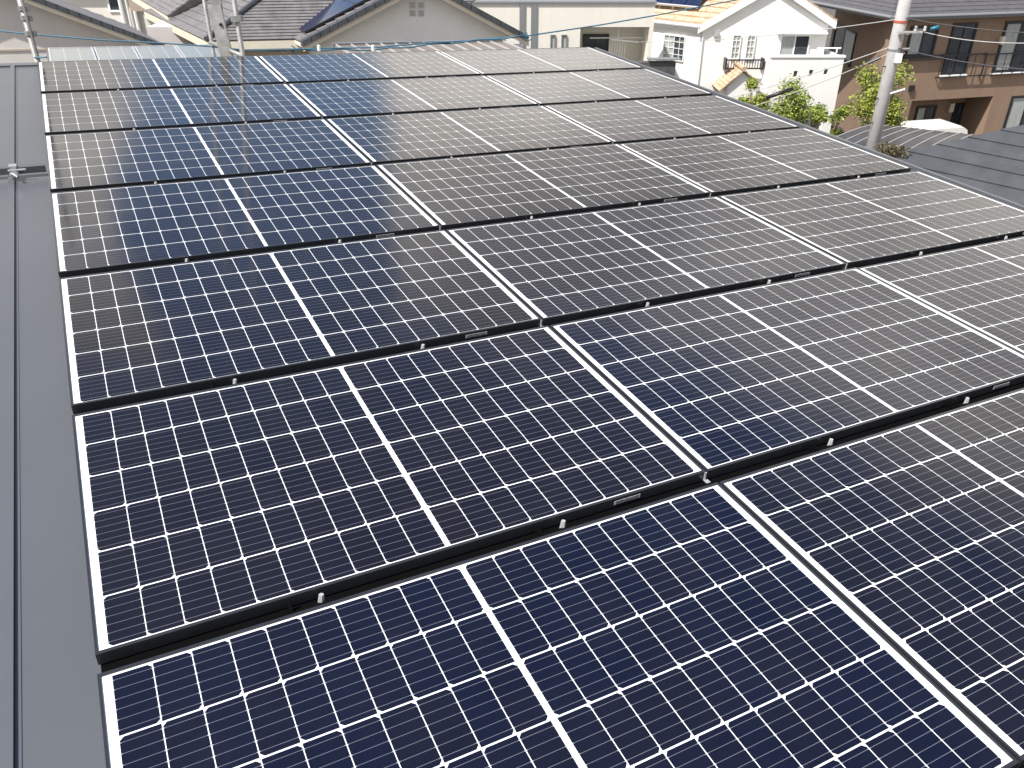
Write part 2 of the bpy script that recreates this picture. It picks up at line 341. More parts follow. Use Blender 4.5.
# ------------------------------------------------------------------ solar panels
PW, PH, PITV, PITU = 1.765, 1.038, 1.09613, 1.775
def panel_meshes(flip):
    fr = MB(); z0, z1 = -.035, 0; t = .0095; ts = .0068
    fr.box(0, PW, 0, t, z0, z1); fr.box(0, PW, PH - t, PH, z0, z1); fr.box(0, ts, t, PH - t, z0, z1); fr.box(PW - ts, PW, t, PH - t, z0, z1)
    g = MB(); tones = []; uvs = []
    zb = -.0030; zc = -.0026
    g.poly([(ts - .001, t - .001, zb), (PW - ts + .001, t - .001, zb), (PW - ts + .001, PH - t + .001, zb), (ts - .001, PH - t + .001, zb)], 0); tones.append(0); uvs.append([(0, 0)] * 4)
    cw, ch, gx, gy, gc = .0824, .1642, .0024, .0044, .0160
    tw = 20 * cw + 18 * gx + gc; th = 6 * ch + 5 * gy; x0 = (PW - tw) / 2; y0 = (PH - th) / 2; k = .0085
    rnd = random.Random(3 + flip)
    for r_ in range(6):
        for c_ in range(20):
            x = x0 + c_ * (cw + gx) + (gc - gx if c_ >= 10 else 0); y = y0 + r_ * (ch + gy)
            left = (r_ % 2 == 0) ^ (c_ >= 10) ^ bool(flip)
            if left: p = [(x + k, y), (x + cw, y), (x + cw, y + ch), (x + k, y + ch), (x, y + ch - k), (x, y + k)]
            else: p = [(x, y), (x + cw - k, y), (x + cw, y + k), (x + cw, y + ch - k), (x + cw - k, y + ch), (x, y + ch)]
            g.poly([(a, b, zc) for a, b in p], 1); tones.append(rnd.random() ** 1.6); uvs.append([((a - x) / cw, (b - y) / ch) for a, b in p])
    # string ribbon along both short borders
    for xa in (t + .0115, PW - t - .0125):
        g.box(xa, xa + .0012, .03, PH - .03, zb - .001, zb + .0003, None, 2); tones += [0] * 6; uvs += [[(0, 0)] * 4] * 6
    return fr, g, tones, uvs
def make_mesh(mb, name, mats, tones=None, uvs=None):
    me = bpy.data.meshes.new(name); me.from_pydata([tuple(v) for v in mb.v], [], mb.f)
    for q in mats: me.materials.append(q)
    for i, p in enumerate(me.polygons): p.material_index = mb.mi[i]
    if tones:
        a = me.attributes.new('tone', 'FLOAT', 'FACE')
        for i, t in enumerate(tones): a.data[i].value = t
        ul = me.uv_layers.new(name='cell')
        for p in me.polygons:
            for li, q in zip(p.loop_indices, uvs[p.index]): ul.data[li].uv = q
    return me
lb = MB(); lb.box(0, .095, 0, -.0006, -.025, -.011)
lbi = MB(); rnd = random.Random(5); xx = .006
while xx < .088:
    wd = rnd.choice((.0012, .002, .003)); lbi.box(xx, xx + wd, -.0007, -.0010, -.019, -.0125); xx += wd + rnd.choice((.0015, .0025))
lbi.box(.006, .088, -.0007, -.0010, -.0235, -.0215)
ME_L = make_mesh(lb, 'rating_label', [M['label']]); ME_LI = make_mesh(lbi, 'barcode', [M['ink']])
VAR = []
for fl in (0, 1):
    fr, g, t_, u_ = panel_meshes(fl)
    VAR.append((make_mesh(fr, 'frame', [M['frame']]), make_mesh(g, 'glass_face', [M['backsheet'], M['cells'], M['alu']], t_, u_)))
ordn = ['nearest', 'second nearest', 'third nearest', 'fourth nearest', 'fifth nearest', 'sixth nearest', 'farthest']
colname = ['left-hand', 'middle', 'right-hand']
def link(name, data, parent, mtx=None):
    o = bpy.data.objects.new(name, data); COL.objects.link(o); o.parent = parent
    if mtx: o.matrix_local = mtx
    return o
for j in range(7):
    for i in range(3):
        if j == 6 and i == 2: continue          # wholly outside the frame
        u = i * PITU; v = -(j * PITV + PH)
        e = empty('solar_panel', (0, 0, 0), f'black framed solar panel with white grid lines, {colname[i]} column, row {ordn[6 - j]} the viewer', 'solar panel', 'solar panels in the roof array')
        e.matrix_basis = RM @ Matrix.Translation((u, v, 0)) @ Matrix.Rotation(R(random.uniform(-.12, .12)), 4, 'X') @ Matrix.Rotation(R(random.uniform(-.08, .08)), 4, 'Y')
        fme, gme = VAR[1 if i == 1 else 0]
        fo = link('frame', fme, e); link('glass_face', gme, e)
        la = link('rating_label', ME_L, fo, Matrix.Translation((1.42, 0, 0))); link('barcode', ME_LI, la)

# rails widened and blackened to paint shade in the gaps, plus clamps
CG = MB()
for i_ in (1, 2): CG.box(i_ * PITU - .045, i_ * PITU + .03, -7.6, -.02, RW0 + .012, -.042, fnp)
rl = empty('gap_shade_rails', (0, 0, 0), 'rails widened and blackened to stand for shade in the gaps beneath the solar panels', 'gap shade rails'); rl.location = pl(0, 0, RW0)
for j in range(0, 7):
    v = -(j * PITV) - (PH + .029)
    m = MB(); m.box(.004, 5.31 if j < 6 else 3.5, v - .075, v + .075, RW0 + .01, -.040, fnp); m.build('rail', M['dark'], rl)
CG.build('rail', M['dark'], rl)
clampA = None
gapn = ['farthest', 'second farthest', 'third farthest', 'fourth farthest', 'second nearest', 'nearest']
spots = [('left', .25, 0), ('right', .25 + 0, 0)]
for j in range(6):
    vb = -(j * PITV + PH)          # lower edge of the upper panel
    for i in range(3):
        for s_, (nm, uu) in enumerate((('left', .515), ('right', 1.225))):
            u = i * PITU + uu
            e = empty('panel_clamp', (0, 0, 0), f'black clamp with silver bolt, {gapn[j]} row gap, {nm} one under the {colname[i]} panel', 'clamp', 'panel clamps in the row gaps')
            e.matrix_basis = RM @ Matrix.Translation((u, vb - .029, 0))
            if clampA is None:
                k1 = MB(); k1.box(-.075, .075, -.0285, .0, -.039, -.020); k1.box(-.075, .09, -.0285, -.016, -.0195, -.006)
                k1.box(-.078, -.0755, -.026, .022, -.045, -.004)
                k2 = MB(); k2.box(-.010, .010, -.004, .012, -.030, -.001); k2.prism([(-.010, .012, -.028), (.010, .012, -.028), (.006, .020, -.002), (-.006, .020, -.002)], (0, .001, 0))
                k2 = MB(); k2.tube([(0, .002, -.030), (.003, .006, -.001)], .0095, 6, taper=.7)
                clampA = (make_mesh(k1, 'bracket', [M['dark']]), make_mesh(k2, 'bolt', [M['alu']]))
            link('bracket', clampA[0], e); link('bolt', clampA[1], e)
# earth straps where four panels meet
st = MB(); st.box(-.003, .003, -.004, .0, -.034, -.002); st.box(-.003, .012, -.020, -.004, -.034, -.031)
ST = make_mesh(st, 'earth_strap', [M['alu']])
for j in range(6):
    for i in (1, 2):
        o = bpy.data.objects.new('earth_strap', ST); COL.objects.link(o)
        o.matrix_basis = RM @ Matrix.Translation((i * PITU - .010, -(j * PITV + PH) - .0005, 0))
        tag(o, f'thin silver strap at the {gapn[j]} row gap where the {colname[i-1]} and {colname[i]} columns meet', 'strap', 'earth straps between panels')

# ------------------------------------------------------------------ lower tier beyond the ridge
W2 = -1.0
lt = empty('lower_roof', pl(1, 4, -8.6), 'flat grey lower roof beyond the ridge carrying four pale panels', 'roof')
m = MB(); m.box(-.01, 2.54, 1.2, 6.08, W2 - .10, W2 - .05, fnp); m.build('roof_sheet', M['roofmetal'], lt)
cs = [pl(.05, 1.4, W2 - .11), pl(2.45, 1.4, W2 - .11), pl(2.45, 6.0, W2 - .11), pl(.05, 6.0, W2 - .11)]
m = MB(); m.hexa([Vector((c.x, c.y, 0)) for c in cs] + cs); m.build('wall', M['stucco_pink'], lt)
names4 = ['leftmost', 'second from left', 'third from left', 'rightmost, beside the scaffold pipes']
cut = [(0.02, 0.60), (0.615, 1.15), (1.165, 1.73), (1.745, 2.50)]
for k, (ua, ub) in enumerate(cut):
    o_ = pl(ua, 4.0, W2)
    e = empty('pale_panel', o_, f'pale sky-reflecting panel beyond the ridge, {names4[k]}', 'solar panel', 'pale panels on the lower roof beyond the ridge')
    m = MB(); v0, v1 = 4.0, 6.02
    m.box(ua, ua + .022, v0, v1, W2 - .04, W2, fnp); m.box(ub - .022, ub, v0, v1, W2 - .04, W2, fnp)
    m.box(ua + .022, ub - .022, v1 - .02, v1, W2 - .04, W2, fnp); m.box(ua + .022, ub - .022, v0, v0 + .02, W2 - .04, W2, fnp); m.build('frame', M['alu'], e)
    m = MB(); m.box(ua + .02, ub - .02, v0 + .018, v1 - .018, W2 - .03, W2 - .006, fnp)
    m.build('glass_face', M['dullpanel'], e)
    m = MB()
    for t in (1 / 3, 2 / 3):
        c = ua + (ub - ua) * t; m.box(c - .004, c + .004, v0 + .02, v1 - .02, W2 - .0058, W2 - .004, fnp)
    m.build('ribbon', M['alu'], e)
# ribbed brown annex roof
W3 = -2.5
A = on_pl(332, 44, W3); B = on_pl(508, 43, W3)
vt = (A.y + B.y) / 2
an = empty('annex', pl(A.x, vt, -8), 'low brown ribbed roof in front of the white gable wall beyond the ridge', 'roof')
m = MB(); m.box(A.x, B.x, vt - 2.6, vt, W3 - .12, W3, fnp); ro_ = m.build('roof_sheet', M['brownrib'], an)
m = MB(); n_ = 12
for k in range(n_ + 1):
    c = A.x + .05 + (B.x - A.x - .1) * k / n_; m.box(c - .016, c + .016, vt - 2.6, vt - .001, W3 + .0005, W3 + .035, fnp)
m.build('rib', M['alu'], ro_)
m = MB(); m.box(A.x - .03, B.x + .03, vt + .001, vt + .08, W3 - .12, W3 + .05, fnp); m.build('flashing', M['greyband'], an)
cs = [pl(A.x + .1, vt - 2.5, W3 - .125), pl(B.x - .1, vt - 2.5, W3 - .125), pl(B.x - .1, vt - .02, W3 - .125), pl(A.x + .1, vt - .02, W3 - .125)]
m = MB(); m.hexa([Vector((c.x, c.y, 0)) for c in cs] + cs); m.build('wall', M['stucco_tan'], an)

# ------------------------------------------------------------------ gabled house helper
def gable_house(name, label, ref, dref, azf, bka, depth, ap, el, er, wl, wr, wallm, tilem, bargem, fasc='fascia', nc=10):
    """front gable at heading azf through pixel ref at distance dref; ap/el/er: apex and eaves pixels, wl/wr: wall edge pixels"""
    d = Vector((math.sin(R(azf)), math.cos(R(azf)), 0)); p = at_d(*ref, dref)
    fr = Facade(p, d); fw = Facade(p - fr.n * .55, d); bk = Vector((math.sin(R(bka)), math.cos(R(bka)), 0))
    def F3(q): a, z = fr.hit(*q); return fr.P(a, z)
    A_, L_, R_ = F3(ap), F3(el), F3(er)
    aA, aL, aR = fr.hit(*ap)[0], fr.hit(*el)[0], fr.hit(*er)[0]
    al = fw.hit(*wl)[0]; ar = fw.hit(*wr)[0]
    e = empty(name, fw.P((al + ar) / 2, 0, -2), label, 'house')
    dy = bk * depth
    def zt(a):
        return L_.z + (A_.z - L_.z) * (a - aL) / (aA - aL) if a < aA else R_.z + (A_.z - R_.z) * (aR - a) / (aR - aA)
    th = .27
    m = MB(); m.prism([fw.P(al, 0), fw.P(ar, 0), fw.P(ar, zt(ar) - th), fw.P(aA, A_.z - th), fw.P(al, zt(al) - th)], bk * (depth - 1)); m.build('wall', wallm, e)
    rf = MB()
    courses(rf, R_, R_ + dy, A_, A_ + dy, nc); courses(rf, L_, L_ + dy, A_, A_ + dy, nc)
    r_ = rf.build('roof', tilem, e)
    dn = Vector((0, 0, -1))
    for P, Q in ((A_, R_), (L_, A_)):
        m = MB(); m.prism([P + dn * .06, Q + dn * .06, Q + dn * .24, P + dn * .24], bk * .05); m.build('bargeboard', M[fasc], e)
        m = MB(); y1 = bk * .051; m.prism([P + y1 + dn * .06, Q + y1 + dn * .06, Q + y1 + dn * .14, P + y1 + dn * .14], dy - y1); m.build('soffit', M[fasc], e)
        ln = (Q - P).length; k = int(ln / .30); bt = MB(); up = Vector((0, 0, .075)); fo = fr.n * .08
        for i in range(k):
            a, b = P.lerp(Q, i / k) + fo, P.lerp(Q, (i + .93) / k) + fo
            bt.prism([a - up * 1.3, b - up * 1.3, b + up * .9, a + up * .9], bk * .26)
        bt.build('barge_tiles', bargem, r_)
    return e, A_, L_, R_, fw, bk

# left gable house
eL, aL, lL, rL, fL, bkL = gable_house('gable_house', 'pale pinkish gabled house at the far left behind the scaffold pole', (100, 45), 26.7, 80, -33, 6, (-60, -37), (-290, 52), (167, 47), (-600, 60), (152, 50), M['stucco_pink'], M['tile'], M['tiledark'], nc=14)
m = MB(); a0, z = fL.hit(-100, 52); a1, _ = fL.hit(148, 52); fL.box(m, a0, a1, z - .05, z, 0.002, .03); m.build('string_course', M['stucco_tan'], eL)
# centre gable house with the tiled hip wing
e2, a2, l2, r2, f2, bk2 = gable_house('gable_house', 'white gabled house with grey tiled roof and four square vents, centre of the skyline', (422, 20), 26.5, 84, -28, 9, (422, -20), (303, 43), (529, 38), (318, 46), (506, 44), M['stucco_grey'], M['tile'], M['tiledark'], nc=12)
for vx in (412.5, 421):
    for vy in (5, 13):
        a, z = f2.hit(vx, vy); q = MB(); f2.box(q, a - .09, a + .09, z - .09, z + .09, .002, .03)
        g_ = q.build('vent', M['alu'], e2)
        q = MB()
        for t in (-.05, 0, .05): f2.box(q, a - .075, a + .075, z + t - .008, z + t + .008, .031, .04)
        q.build('louvre', M['greyband'], g_)
# gutter stub at the right eave
q = MB(); pR = at_d(512, 46, 27.6); q.tube([pR, pR + Vector((.35, 0, 0))], .06, 8); q.tube([pR + Vector((.3, .2, 0)), pR + Vector((.3, .2, -3))], .05, 8); q.build('gutter', M['whitepaint'], e2)
# dark solar panels lying on its left slope
sp_ = empty('roof_solar_panel', at_z(330, 20, 6.9), 'glossy dark panel lying on the left slope of the centre gable house', 'solar panel')
def slopeL(t, y): return l2.lerp(a2, t) + bk2 * (y - 26.5)
nL = (a2 - l2).cross(bk2).normalized(); nL = nL if nL.z > 0 else -nL
q = MB(); pp = [slopeL(.10, 27.2), slopeL(.97, 27.2), slopeL(.97, 31.8), slopeL(.10, 31.8)]
q.hexa([p + nL * .06 for p in pp] + [p + nL * .11 for p in pp]); q.build('glass_face', M['cellfar'], sp_)
q = MB()
for t0, t1, y0, y1 in ((.085, .10, 27.18, 31.82), (.97, .985, 27.18, 31.82), (.10, .97, 27.15, 27.2), (.10, .97, 31.8, 31.85), (.53, .54, 27.2, 31.8)):
    P4 = [slopeL(t0, y0), slopeL(t1, y0), slopeL(t1, y1), slopeL(t0, y1)]; q.hexa([p + nL * .055 for p in P4] + [p + nL * .118 for p in P4])
q.build('frame', M['blackmetal'], sp_)
# hip wing
ze = 6.12
c0 = at_z(206, 41, ze); cl = at_z(171, 24, ze); cr_ = at_z(300, 39, ze)
rr = at_z(261, -1, 7.12); rr2 = rr + (cr_ - c0).normalized() * 7
back = rr + (cl - c0).normalized() * 4
cr2 = c0 + (cr_ - c0).normalized() * 6.5
hw = empty('hip_wing_house', ((c0 + cr_) / 2).xy.to_3d(), 'grey tiled hip roof with cream fascia, behind the scaffold frame left of centre', 'house')
m = MB(); courses(m, c0, cr2, rr, rr2, 13, .03); courses(m, cl + (cl - c0), c0, back, rr, 8, .03); hr = m.build('roof', M['tile'], hw)
m = MB(); m.tube([c0 + Vector((0, 0, .05)), rr + Vector((0, 0, .06))], .085, 8); m.build('hip_tiles', M['tiledark'], hr)
dn = Vector((0, 0, -.26)); m = MB()
ins = Vector((0, .06, 0))
m.hexa([c0 + dn, cr2 + dn, cr2 + dn + ins, c0 + dn + ins, c0 + dn * .12, cr2 + dn * .12, cr2 + dn * .12 + ins, c0 + dn * .12 + ins])
cl2 = cl + (cl - c0); ii = Vector((.06, .0, 0)); m.hexa([c0 + dn + ii, c0 + dn, cl2 + dn, cl2 + dn + ii, c0 + dn * .12 + ii, c0 + dn * .12, cl2 + dn * .12, cl2 + dn * .12 + ii]); m.build('fascia', M['fascia'], hw)
inn = Vector((.35, .75, 0)); w0 = c0 + inn; w1 = cr2 + Vector((0, .75, 0)); w2_ = cl2 + Vector((.75, .3, 0)); wb = w2_ + (cr2 - c0)
m = MB(); m.hexa([Vector((p.x, p.y, 0)) for p in (w0, w1, wb, w2_)] + [Vector((p.x, p.y, ze - .2)) for p in (w0, w1, wb, w2_)]); m.build('wall', M['stucco_tan'], hw)
m = MB(); qd = [Vector((p.x, p.y, ze - .16)) for p in (c0 + ins, cr2 + ins, cr2 + Vector((0, 1.2, 0)), c0 + Vector((.5, 1.2, 0)))]; m.prism(qd, (0, 0, .03)); m.build('soffit', M['fascia'], hw)

# smaller hip roof behind
ze3 = 6.3
k0 = at_z(167, 16, ze3); kl = at_z(147, 4, ze3); kr = at_z(204, 15, ze3); kt = at_z(205, -12, 7.2); kt2 = kt + (kr - k0).normalized() * 5; kb = kt + (kl - k0).normalized() * 4
kr2 = k0 + (kr - k0).normalized() * 5
h3 = empty('hip_roof_house', k0.xy.to_3d(), 'small cream house with grey tiled hip roof, partly behind the larger hip roof', 'house')
m = MB(); courses(m, k0, kr2, kt, kt2, 10, .03); courses(m, kl + (kl - k0), k0, kb, kt, 8, .03); m.build('roof', M['tile'], h3)
m = MB(); m.hexa([k0 + dn, kr2 + dn, kr2 + dn + ins, k0 + dn + ins, k0 + dn * .12, kr2 + dn * .12, kr2 + dn * .12 + ins, k0 + dn * .12 + ins])
kl2 = kl + (kl - k0); m.hexa([k0 + dn + ii, k0 + dn, kl2 + dn, kl2 + dn + ii, k0 + dn * .12 + ii, k0 + dn * .12, kl2 + dn * .12, kl2 + dn * .12 + ii]); m.build('fascia', M['fascia'], h3)
w0 = k0 + Vector((.35, .6, 0)); w1 = kr2 + Vector((0, .6, 0)); w2_ = kl2 + Vector((.6, .3, 0)); wb = w2_ + (kr2 - k0)
m = MB(); m.hexa([Vector((p.x, p.y, 0)) for p in (w0, w1, wb, w2_)] + [Vector((p.x, p.y, ze3 - .2)) for p in (w0, w1, wb, w2_)]); m.build('wall', M['stucco_cream'], h3)

# pale house far behind, between the left gable and the hip roof
dF = 42
fF = Facade((0, dF), (1, 0)); a0, _ = fF.hit(60, 20); a1, _ = fF.hit(185, 20)
h4 = empty('rear_house', (fF.P((a0 + a1) / 2, 0)), 'cream house far behind with white downpipes, between the left gable and hip roofs', 'house')
m = MB(); m.box(a0 - 4, a1, dF, dF + 7, 0, 6.7); m.build('wall', M['stucco_cream'], h4)
m = MB(); courses(m, (a0 - 4.5, dF - .5, 6.65), (a1 + .5, dF - .5, 6.65), (a0 - 4.5, dF + 3.5, 8.4), (a1 + .5, dF + 3.5, 8.4), 10); courses(m, (a0 - 4.5, dF + 7.5, 6.65), (a1 + .5, dF + 7.5, 6.65), (a0 - 4.5, dF + 3.5, 8.4), (a1 + .5, dF + 3.5, 8.4), 10); m.build('roof', M['tile'], h4)
fF.window(h4, (106, -4), (119, -4), (108, 12), 'whitepaint', 'pane', (0, 0), .09)
for xp in (124, 130, 137):
    a, _ = fF.hit(xp, 15); m = MB(); m.tube([(a, dF - .12, 0), (a, dF - .12, 6.6)], .09 if xp != 130 else .05, 8); m.build('downpipe', M['whitepaint'], h4)
a, _ = fF.hit(147, 5); m = MB(); m.box(a - .4, a + .5, dF - 1.0, dF - .05, 5.4, 6.5); m.build('bay', M['stucco_tan'], h4)
# low white annex wall just left of the hip wing
h5 = empty('white_annex', at_d(165, 40, 30).xy.to_3d(), 'white siding wall with thin vertical battens below the small hip roof', 'annex')
f5 = Facade((0, 30.5), (1, 0)); a0, zt5 = f5.hit(146, 27); a1, _ = f5.hit(198, 21)
m = MB(); m.box(a0, a1, 30.5, 32, 0, zt5); m.build('wall', M['stucco_pink'], h5)
m = MB()
for xp in (168.5, 177, 181, 186): a, _ = f5.hit(xp, 40); f5.box(m, a - .02, a + .02, 0, zt5 - .7, .001, .03)
m.build('batten', M['greyband'], h5)

# ------------------------------------------------------------------ cream flat-roofed house
dT = 33.5
fT = Facade((0, dT), (1, 0)); aL_, _ = fT.hit(455, 10); aR, zT = fT.hit(655.5, 4)
hT = empty('flat_roof_house', fT.P((aL_ + aR) / 2, 0), 'cream flat-roofed house with two grey vertical bands and a recessed balcony', 'house')
h_ = fT.rect((580.5, 27), (649.5, 27), (582, 73)); m = MB(); zq = zT + .02
fT.wall(m, aL_, aR, 0, zq, [(h_[0], h_[1], h_[2], h_[3])], .25)
m.build('wall', M['stucco_cream'], hT)
m = MB(); m.box(aL_, aR, dT + .25, dT + .45, 0, 1); m.build('plinth', M['stucco_cream'], hT)
m = MB()   # recess: floor, ceiling, sides, back
dd_ = 1.7
fT.box(m, h_[0] - .2, h_[0], h_[2] - .2, h_[3] + .2, -dd_, -.251); fT.box(m, h_[1], h_[1] + .2, h_[2] - .2, h_[3] + .2, -dd_, -.251)
fT.box(m, h_[0] - .2, h_[1] + .2, h_[2] - .2, h_[3] + .2, -dd_ - .2, -dd_ - .001); fT.box(m, h_[0], h_[1], h_[3], h_[3] + .15, -dd_, -.251); fT.box(m, h_[0], h_[1], h_[2] - .15, h_[2], -dd_, -.251)
m.build('balcony_recess', M['stucco_cream'], hT)
m = MB(); m.box(aL_, aL_ + .2, dT + .251, dT + 2.6, 0, zq); m.box(aR - .2, aR, dT + .251, dT + 2.6, 0, zq); m.box(aL_, aR, dT + 2.601, dT + 2.8, 0, zq); m.build('side_wall', M['stucco_cream'], hT)
m = MB(); m.box(aL_ - .05, aR + .05, dT - .06, dT + 2.9, zq + .002, zq + .07); m.build('coping', M['greyband'], hT)
for xa, xb in ((519.5, 525), (531, 537)):
    a, _ = fT.hit(xa, 20); b, _ = fT.hit(xb, 20); m = MB(); fT.box(m, a, b, 0, zq, .002, .05); m.build('vertical_band', M['greyband'], hT)
for xa, xb in ((550.5, 555.5), (561.5, 567)):
    fT.window(hT, (xa, 34.5), (xb, 34.5), (xa, 56), 'greyband', 'curtain', (0, 0), .03)
fTb = Facade((0, dT + dd_), (1, 0)); fTb.window(hT, (583, 34), (609, 34), (583, 72), 'blackmetal', 'pane', (1, 1), .06, name='sliding_door')
# laundry bracket
lr = MB(); p0 = at_d(590, 38, dT + 1.0); lr.tube([p0, p0 + Vector((2.2, 0, 0.02))], .022, 6)
p1 = at_d(618, 42, dT + .7); lr.tube([p1 + Vector((0, 0, .9)), p1], .02, 6); lr.tube([p1 + Vector((-.3, 0, .1)), p1 + Vector((.8, 0, 0))], .03, 6)
for t in range(7): lr.tube([p1 + Vector((-.3 + t * .1, .0, .08)), p1 + Vector((-.33 + t * .1, 0, -.55))], .012, 5)
tag(lr.build('laundry_hanger', M['whitepaint']), 'white laundry pole and hanger in the recessed balcony of the cream house', 'laundry hanger')

# grey shed roof between cream and white houses
sh = empty('grey_shed', at_d(660, 66, 32.6).xy.to_3d(), 'dark grey wall with thin canopy between the cream and white houses', 'shed')
f6 = Facade((0, 32.6), (1, 0)); a0, z1_ = f6.hit(630, 62.5); a1, _ = f6.hit(676, 62.5)
m = MB(); m.box(a0, a1, 32.6, 33.0, 0, z1_); m.build('wall', M['roofgrey'], sh)
m = MB(); a0, z1_ = f6.hit(648, 60); a1, _ = f6.hit(678, 62); m.box(a0, a1 + .1, 32.5, 32.95, z1_ - .0, z1_ + .04); m.build('canopy', M['greyband'], sh)

# ------------------------------------------------------------------ white house
dW = 36
fW = Facade((0, dW), (1, 0))
cn = at_d(703, 24, dW); ap = at_d(777, -21, dW); re = at_d(836, 20, dW)
hW = empty('white_house', (10.5, dW + 3, 0), 'bright white house with terracotta roof, black flower rail and balcony', 'house')
rb = at_d(830, 130, dW).x
bl = at_z(655, 17.5, cn.z + .05); bl = cn + (bl - cn).normalized() * 9.5; bl.z = cn.z
wr_ = re.x - .25
m = MB(); m.prism([(cn.x, dW, 0), (wr_, dW, 0), (wr_, dW, re.z - .05), (ap.x, dW, ap.z - .25), (cn.x, dW, cn.z - .25)], (0, 5, 0)); m.build('wall', M['stucco_white'], hW)
fS = Facade((bl.x, bl.y), (cn.x - bl.x, cn.y - bl.y)); Ls = (cn - bl).xy.length
m = MB(); pb = [(bl.x, bl.y), (cn.x, cn.y - .0), (cn.x + 2, dW + 7), (bl.x + 4, bl.y + 6)]
m.hexa([Vector((x, y + .003, 0)) for x, y in pb] + [Vector((x, y + .003, cn.z - .1)) for x, y in pb]); m.build('side_wall', M['stucco_white'], hW)
# front gable roof
m = MB(); ym = Vector((0, -.16, 0)); yb = Vector((0, 6.3, 0))
apf, cnf, ref = ap + ym, cn + ym + Vector((-.2, 0, -.02)), re + ym
courses(m, ref, ref + yb, apf, apf + yb, 12, .04); m.build('roof', M['terra'], hW)
# side slope: eave along the side wall, ridge through the apex
evo = fS.n * .16
e0_, e1_ = bl + evo + Vector((0, 0, .02)), cn + evo + Vector((0, 0, .02))
m = MB(); courses(m, e0_, e1_ + Vector((.1, 0, 0)), Vector((e0_.x + 4, e0_.y + 4, ap.z)), ap + Vector((0, .02, 0)), 9, .05); rs = m.build('roof', M['terra'], hW)
m = MB(); m.tube([e0_ + Vector((0, 0, -.1)) + fS.n * .05, e1_ + Vector((0, 0, -.1)) + fS.n * .05], .07, 8); m.build('gutter', M['whitepaint'], hW)
m = MB(); m.prism([e0_ + Vector((0, 0, -.28)), e1_ + Vector((0, 0, -.28)), e1_ + Vector((0, 0, -.06)), e0_ + Vector((0, 0, -.06))], -fS.n * .2); m.build('soffit', M['whitepaint'], hW)
for P, Q in ((cnf, apf), (apf, ref)):
    m = MB(); m.prism([P + Vector((0, 0, -.05)), Q + Vector((0, 0, -.05)), Q + Vector((0, 0, -.33)), P + Vector((0, 0, -.33))], (0, .08, 0)); m.build('bargeboard', M['whitepaint'], hW)
    m = MB(); m.prism([P + Vector((0, .081, -.05)), Q + Vector((0, .081, -.05)), Q + Vector((0, .081, -.15)), P + Vector((0, .081, -.15))], (0, .5, 0)); m.build('soffit', M['whitepaint'], hW)
dpx = cn.x + .02; m = MB(); m.tube([(dpx + .02, dW - .05, cn.z - .15), (dpx + .02, dW - .05, 0)], .03, 8); m.build('downpipe', M['whitepaint'], hW)
# windows
fS.window(hW, (665, 34), (686, 37), (664, 59), 'whitepaint', 'curtain', (3, 3), .03, pm2='pane')
for xa in (733, 747.5):
    fW.window(hW, (xa, 34.5), (xa + 8.5, 34.5), (xa - .3, 59), 'whitepaint', 'curtain', (1, 3), .035, o=.01)
fr_ = MB(); a0, z1_ = fW.hit(724.5, 58.5); a1, _ = fW.hit(761.5, 58.5); _, z0_ = fW.hit(724.5, 67)
for z in (z0_, z1_): fW.box(fr_, a0, a1, z - .025, z + .025, .34, .38)
for k in range(15): c = a0 + (a1 - a0) * k / 14; fW.box(fr_, c - .012, c + .012, z0_, z1_, .345, .375)
for c in (a0, a1): fW.box(fr_, c - .03, c + .03, z0_ - .05, z1_ + .06, .01, .4)
fr_.build('flower_rail', M['blackmetal'], hW)
fW.window(hW, (781, 34.5), (811, 34.5), (780, 59), 'whitepaint', 'curtain', (1, 0), .06, pm2='pane')
m = MB(); a0, z_ = fW.hit(777, 34); a1, _ = fW.hit(826, 34); fW.box(m, a0, a1, z_ + .02, z_ + .07, .001, .25); m.build('window_hood', M['whitepaint'], hW)
a0, z_ = fW.hit(706.5, 34); m = MB(); fW.box(m, a0 + .3, a0 + .5, z_ - .1, z_ + .1, .002, .09); m.build('vent', M['alu'], hW)
# balcony block with arched underside
dB = 34.9; fB = Facade((0, dB), (1, 0)); a0, zt_ = fB.hit(772, 57.5); a1, _ = fB.hit(844.5, 57.5); _, zb_ = fB.hit(830, 102)
m = MB(); holes = []
for x_, y_ in ((795.5, 74), (811, 73), (826, 71.5)):
    a, z = fB.hit(x_, y_); holes.append((a - .08, a + .08, z - .12, z + .12))
fB.wall(m, a0, a1, zb_ + .001, zt_, holes, .18); ob = m.build('balcony', M['stucco_white'], hW)
m = MB(); m.box(a0, a0 + .18, dB + .181, dW - .001, zb_, zt_); m.box(a1 - .18, a1, dB + .181, dW + 3.5, 0, zt_); m.box(a0 + .181, a1 - .181, dB + .181, dW - .001, zb_, zb_ + .2); m.build('balcony_side', M['stucco_white'], ob)
m = MB(); m.box(a0 - .04, a1 + .04, dB - .04, dB + .22, zt_ + .002, zt_ + .07); m.build('coping', M['whitepaint'], ob)
for h in holes: MB().box(h[0] + .001, h[1] - .001, dB + .12, dB + .16, h[2], h[3]).build('vent_grille', M['roofgrey'], ob)
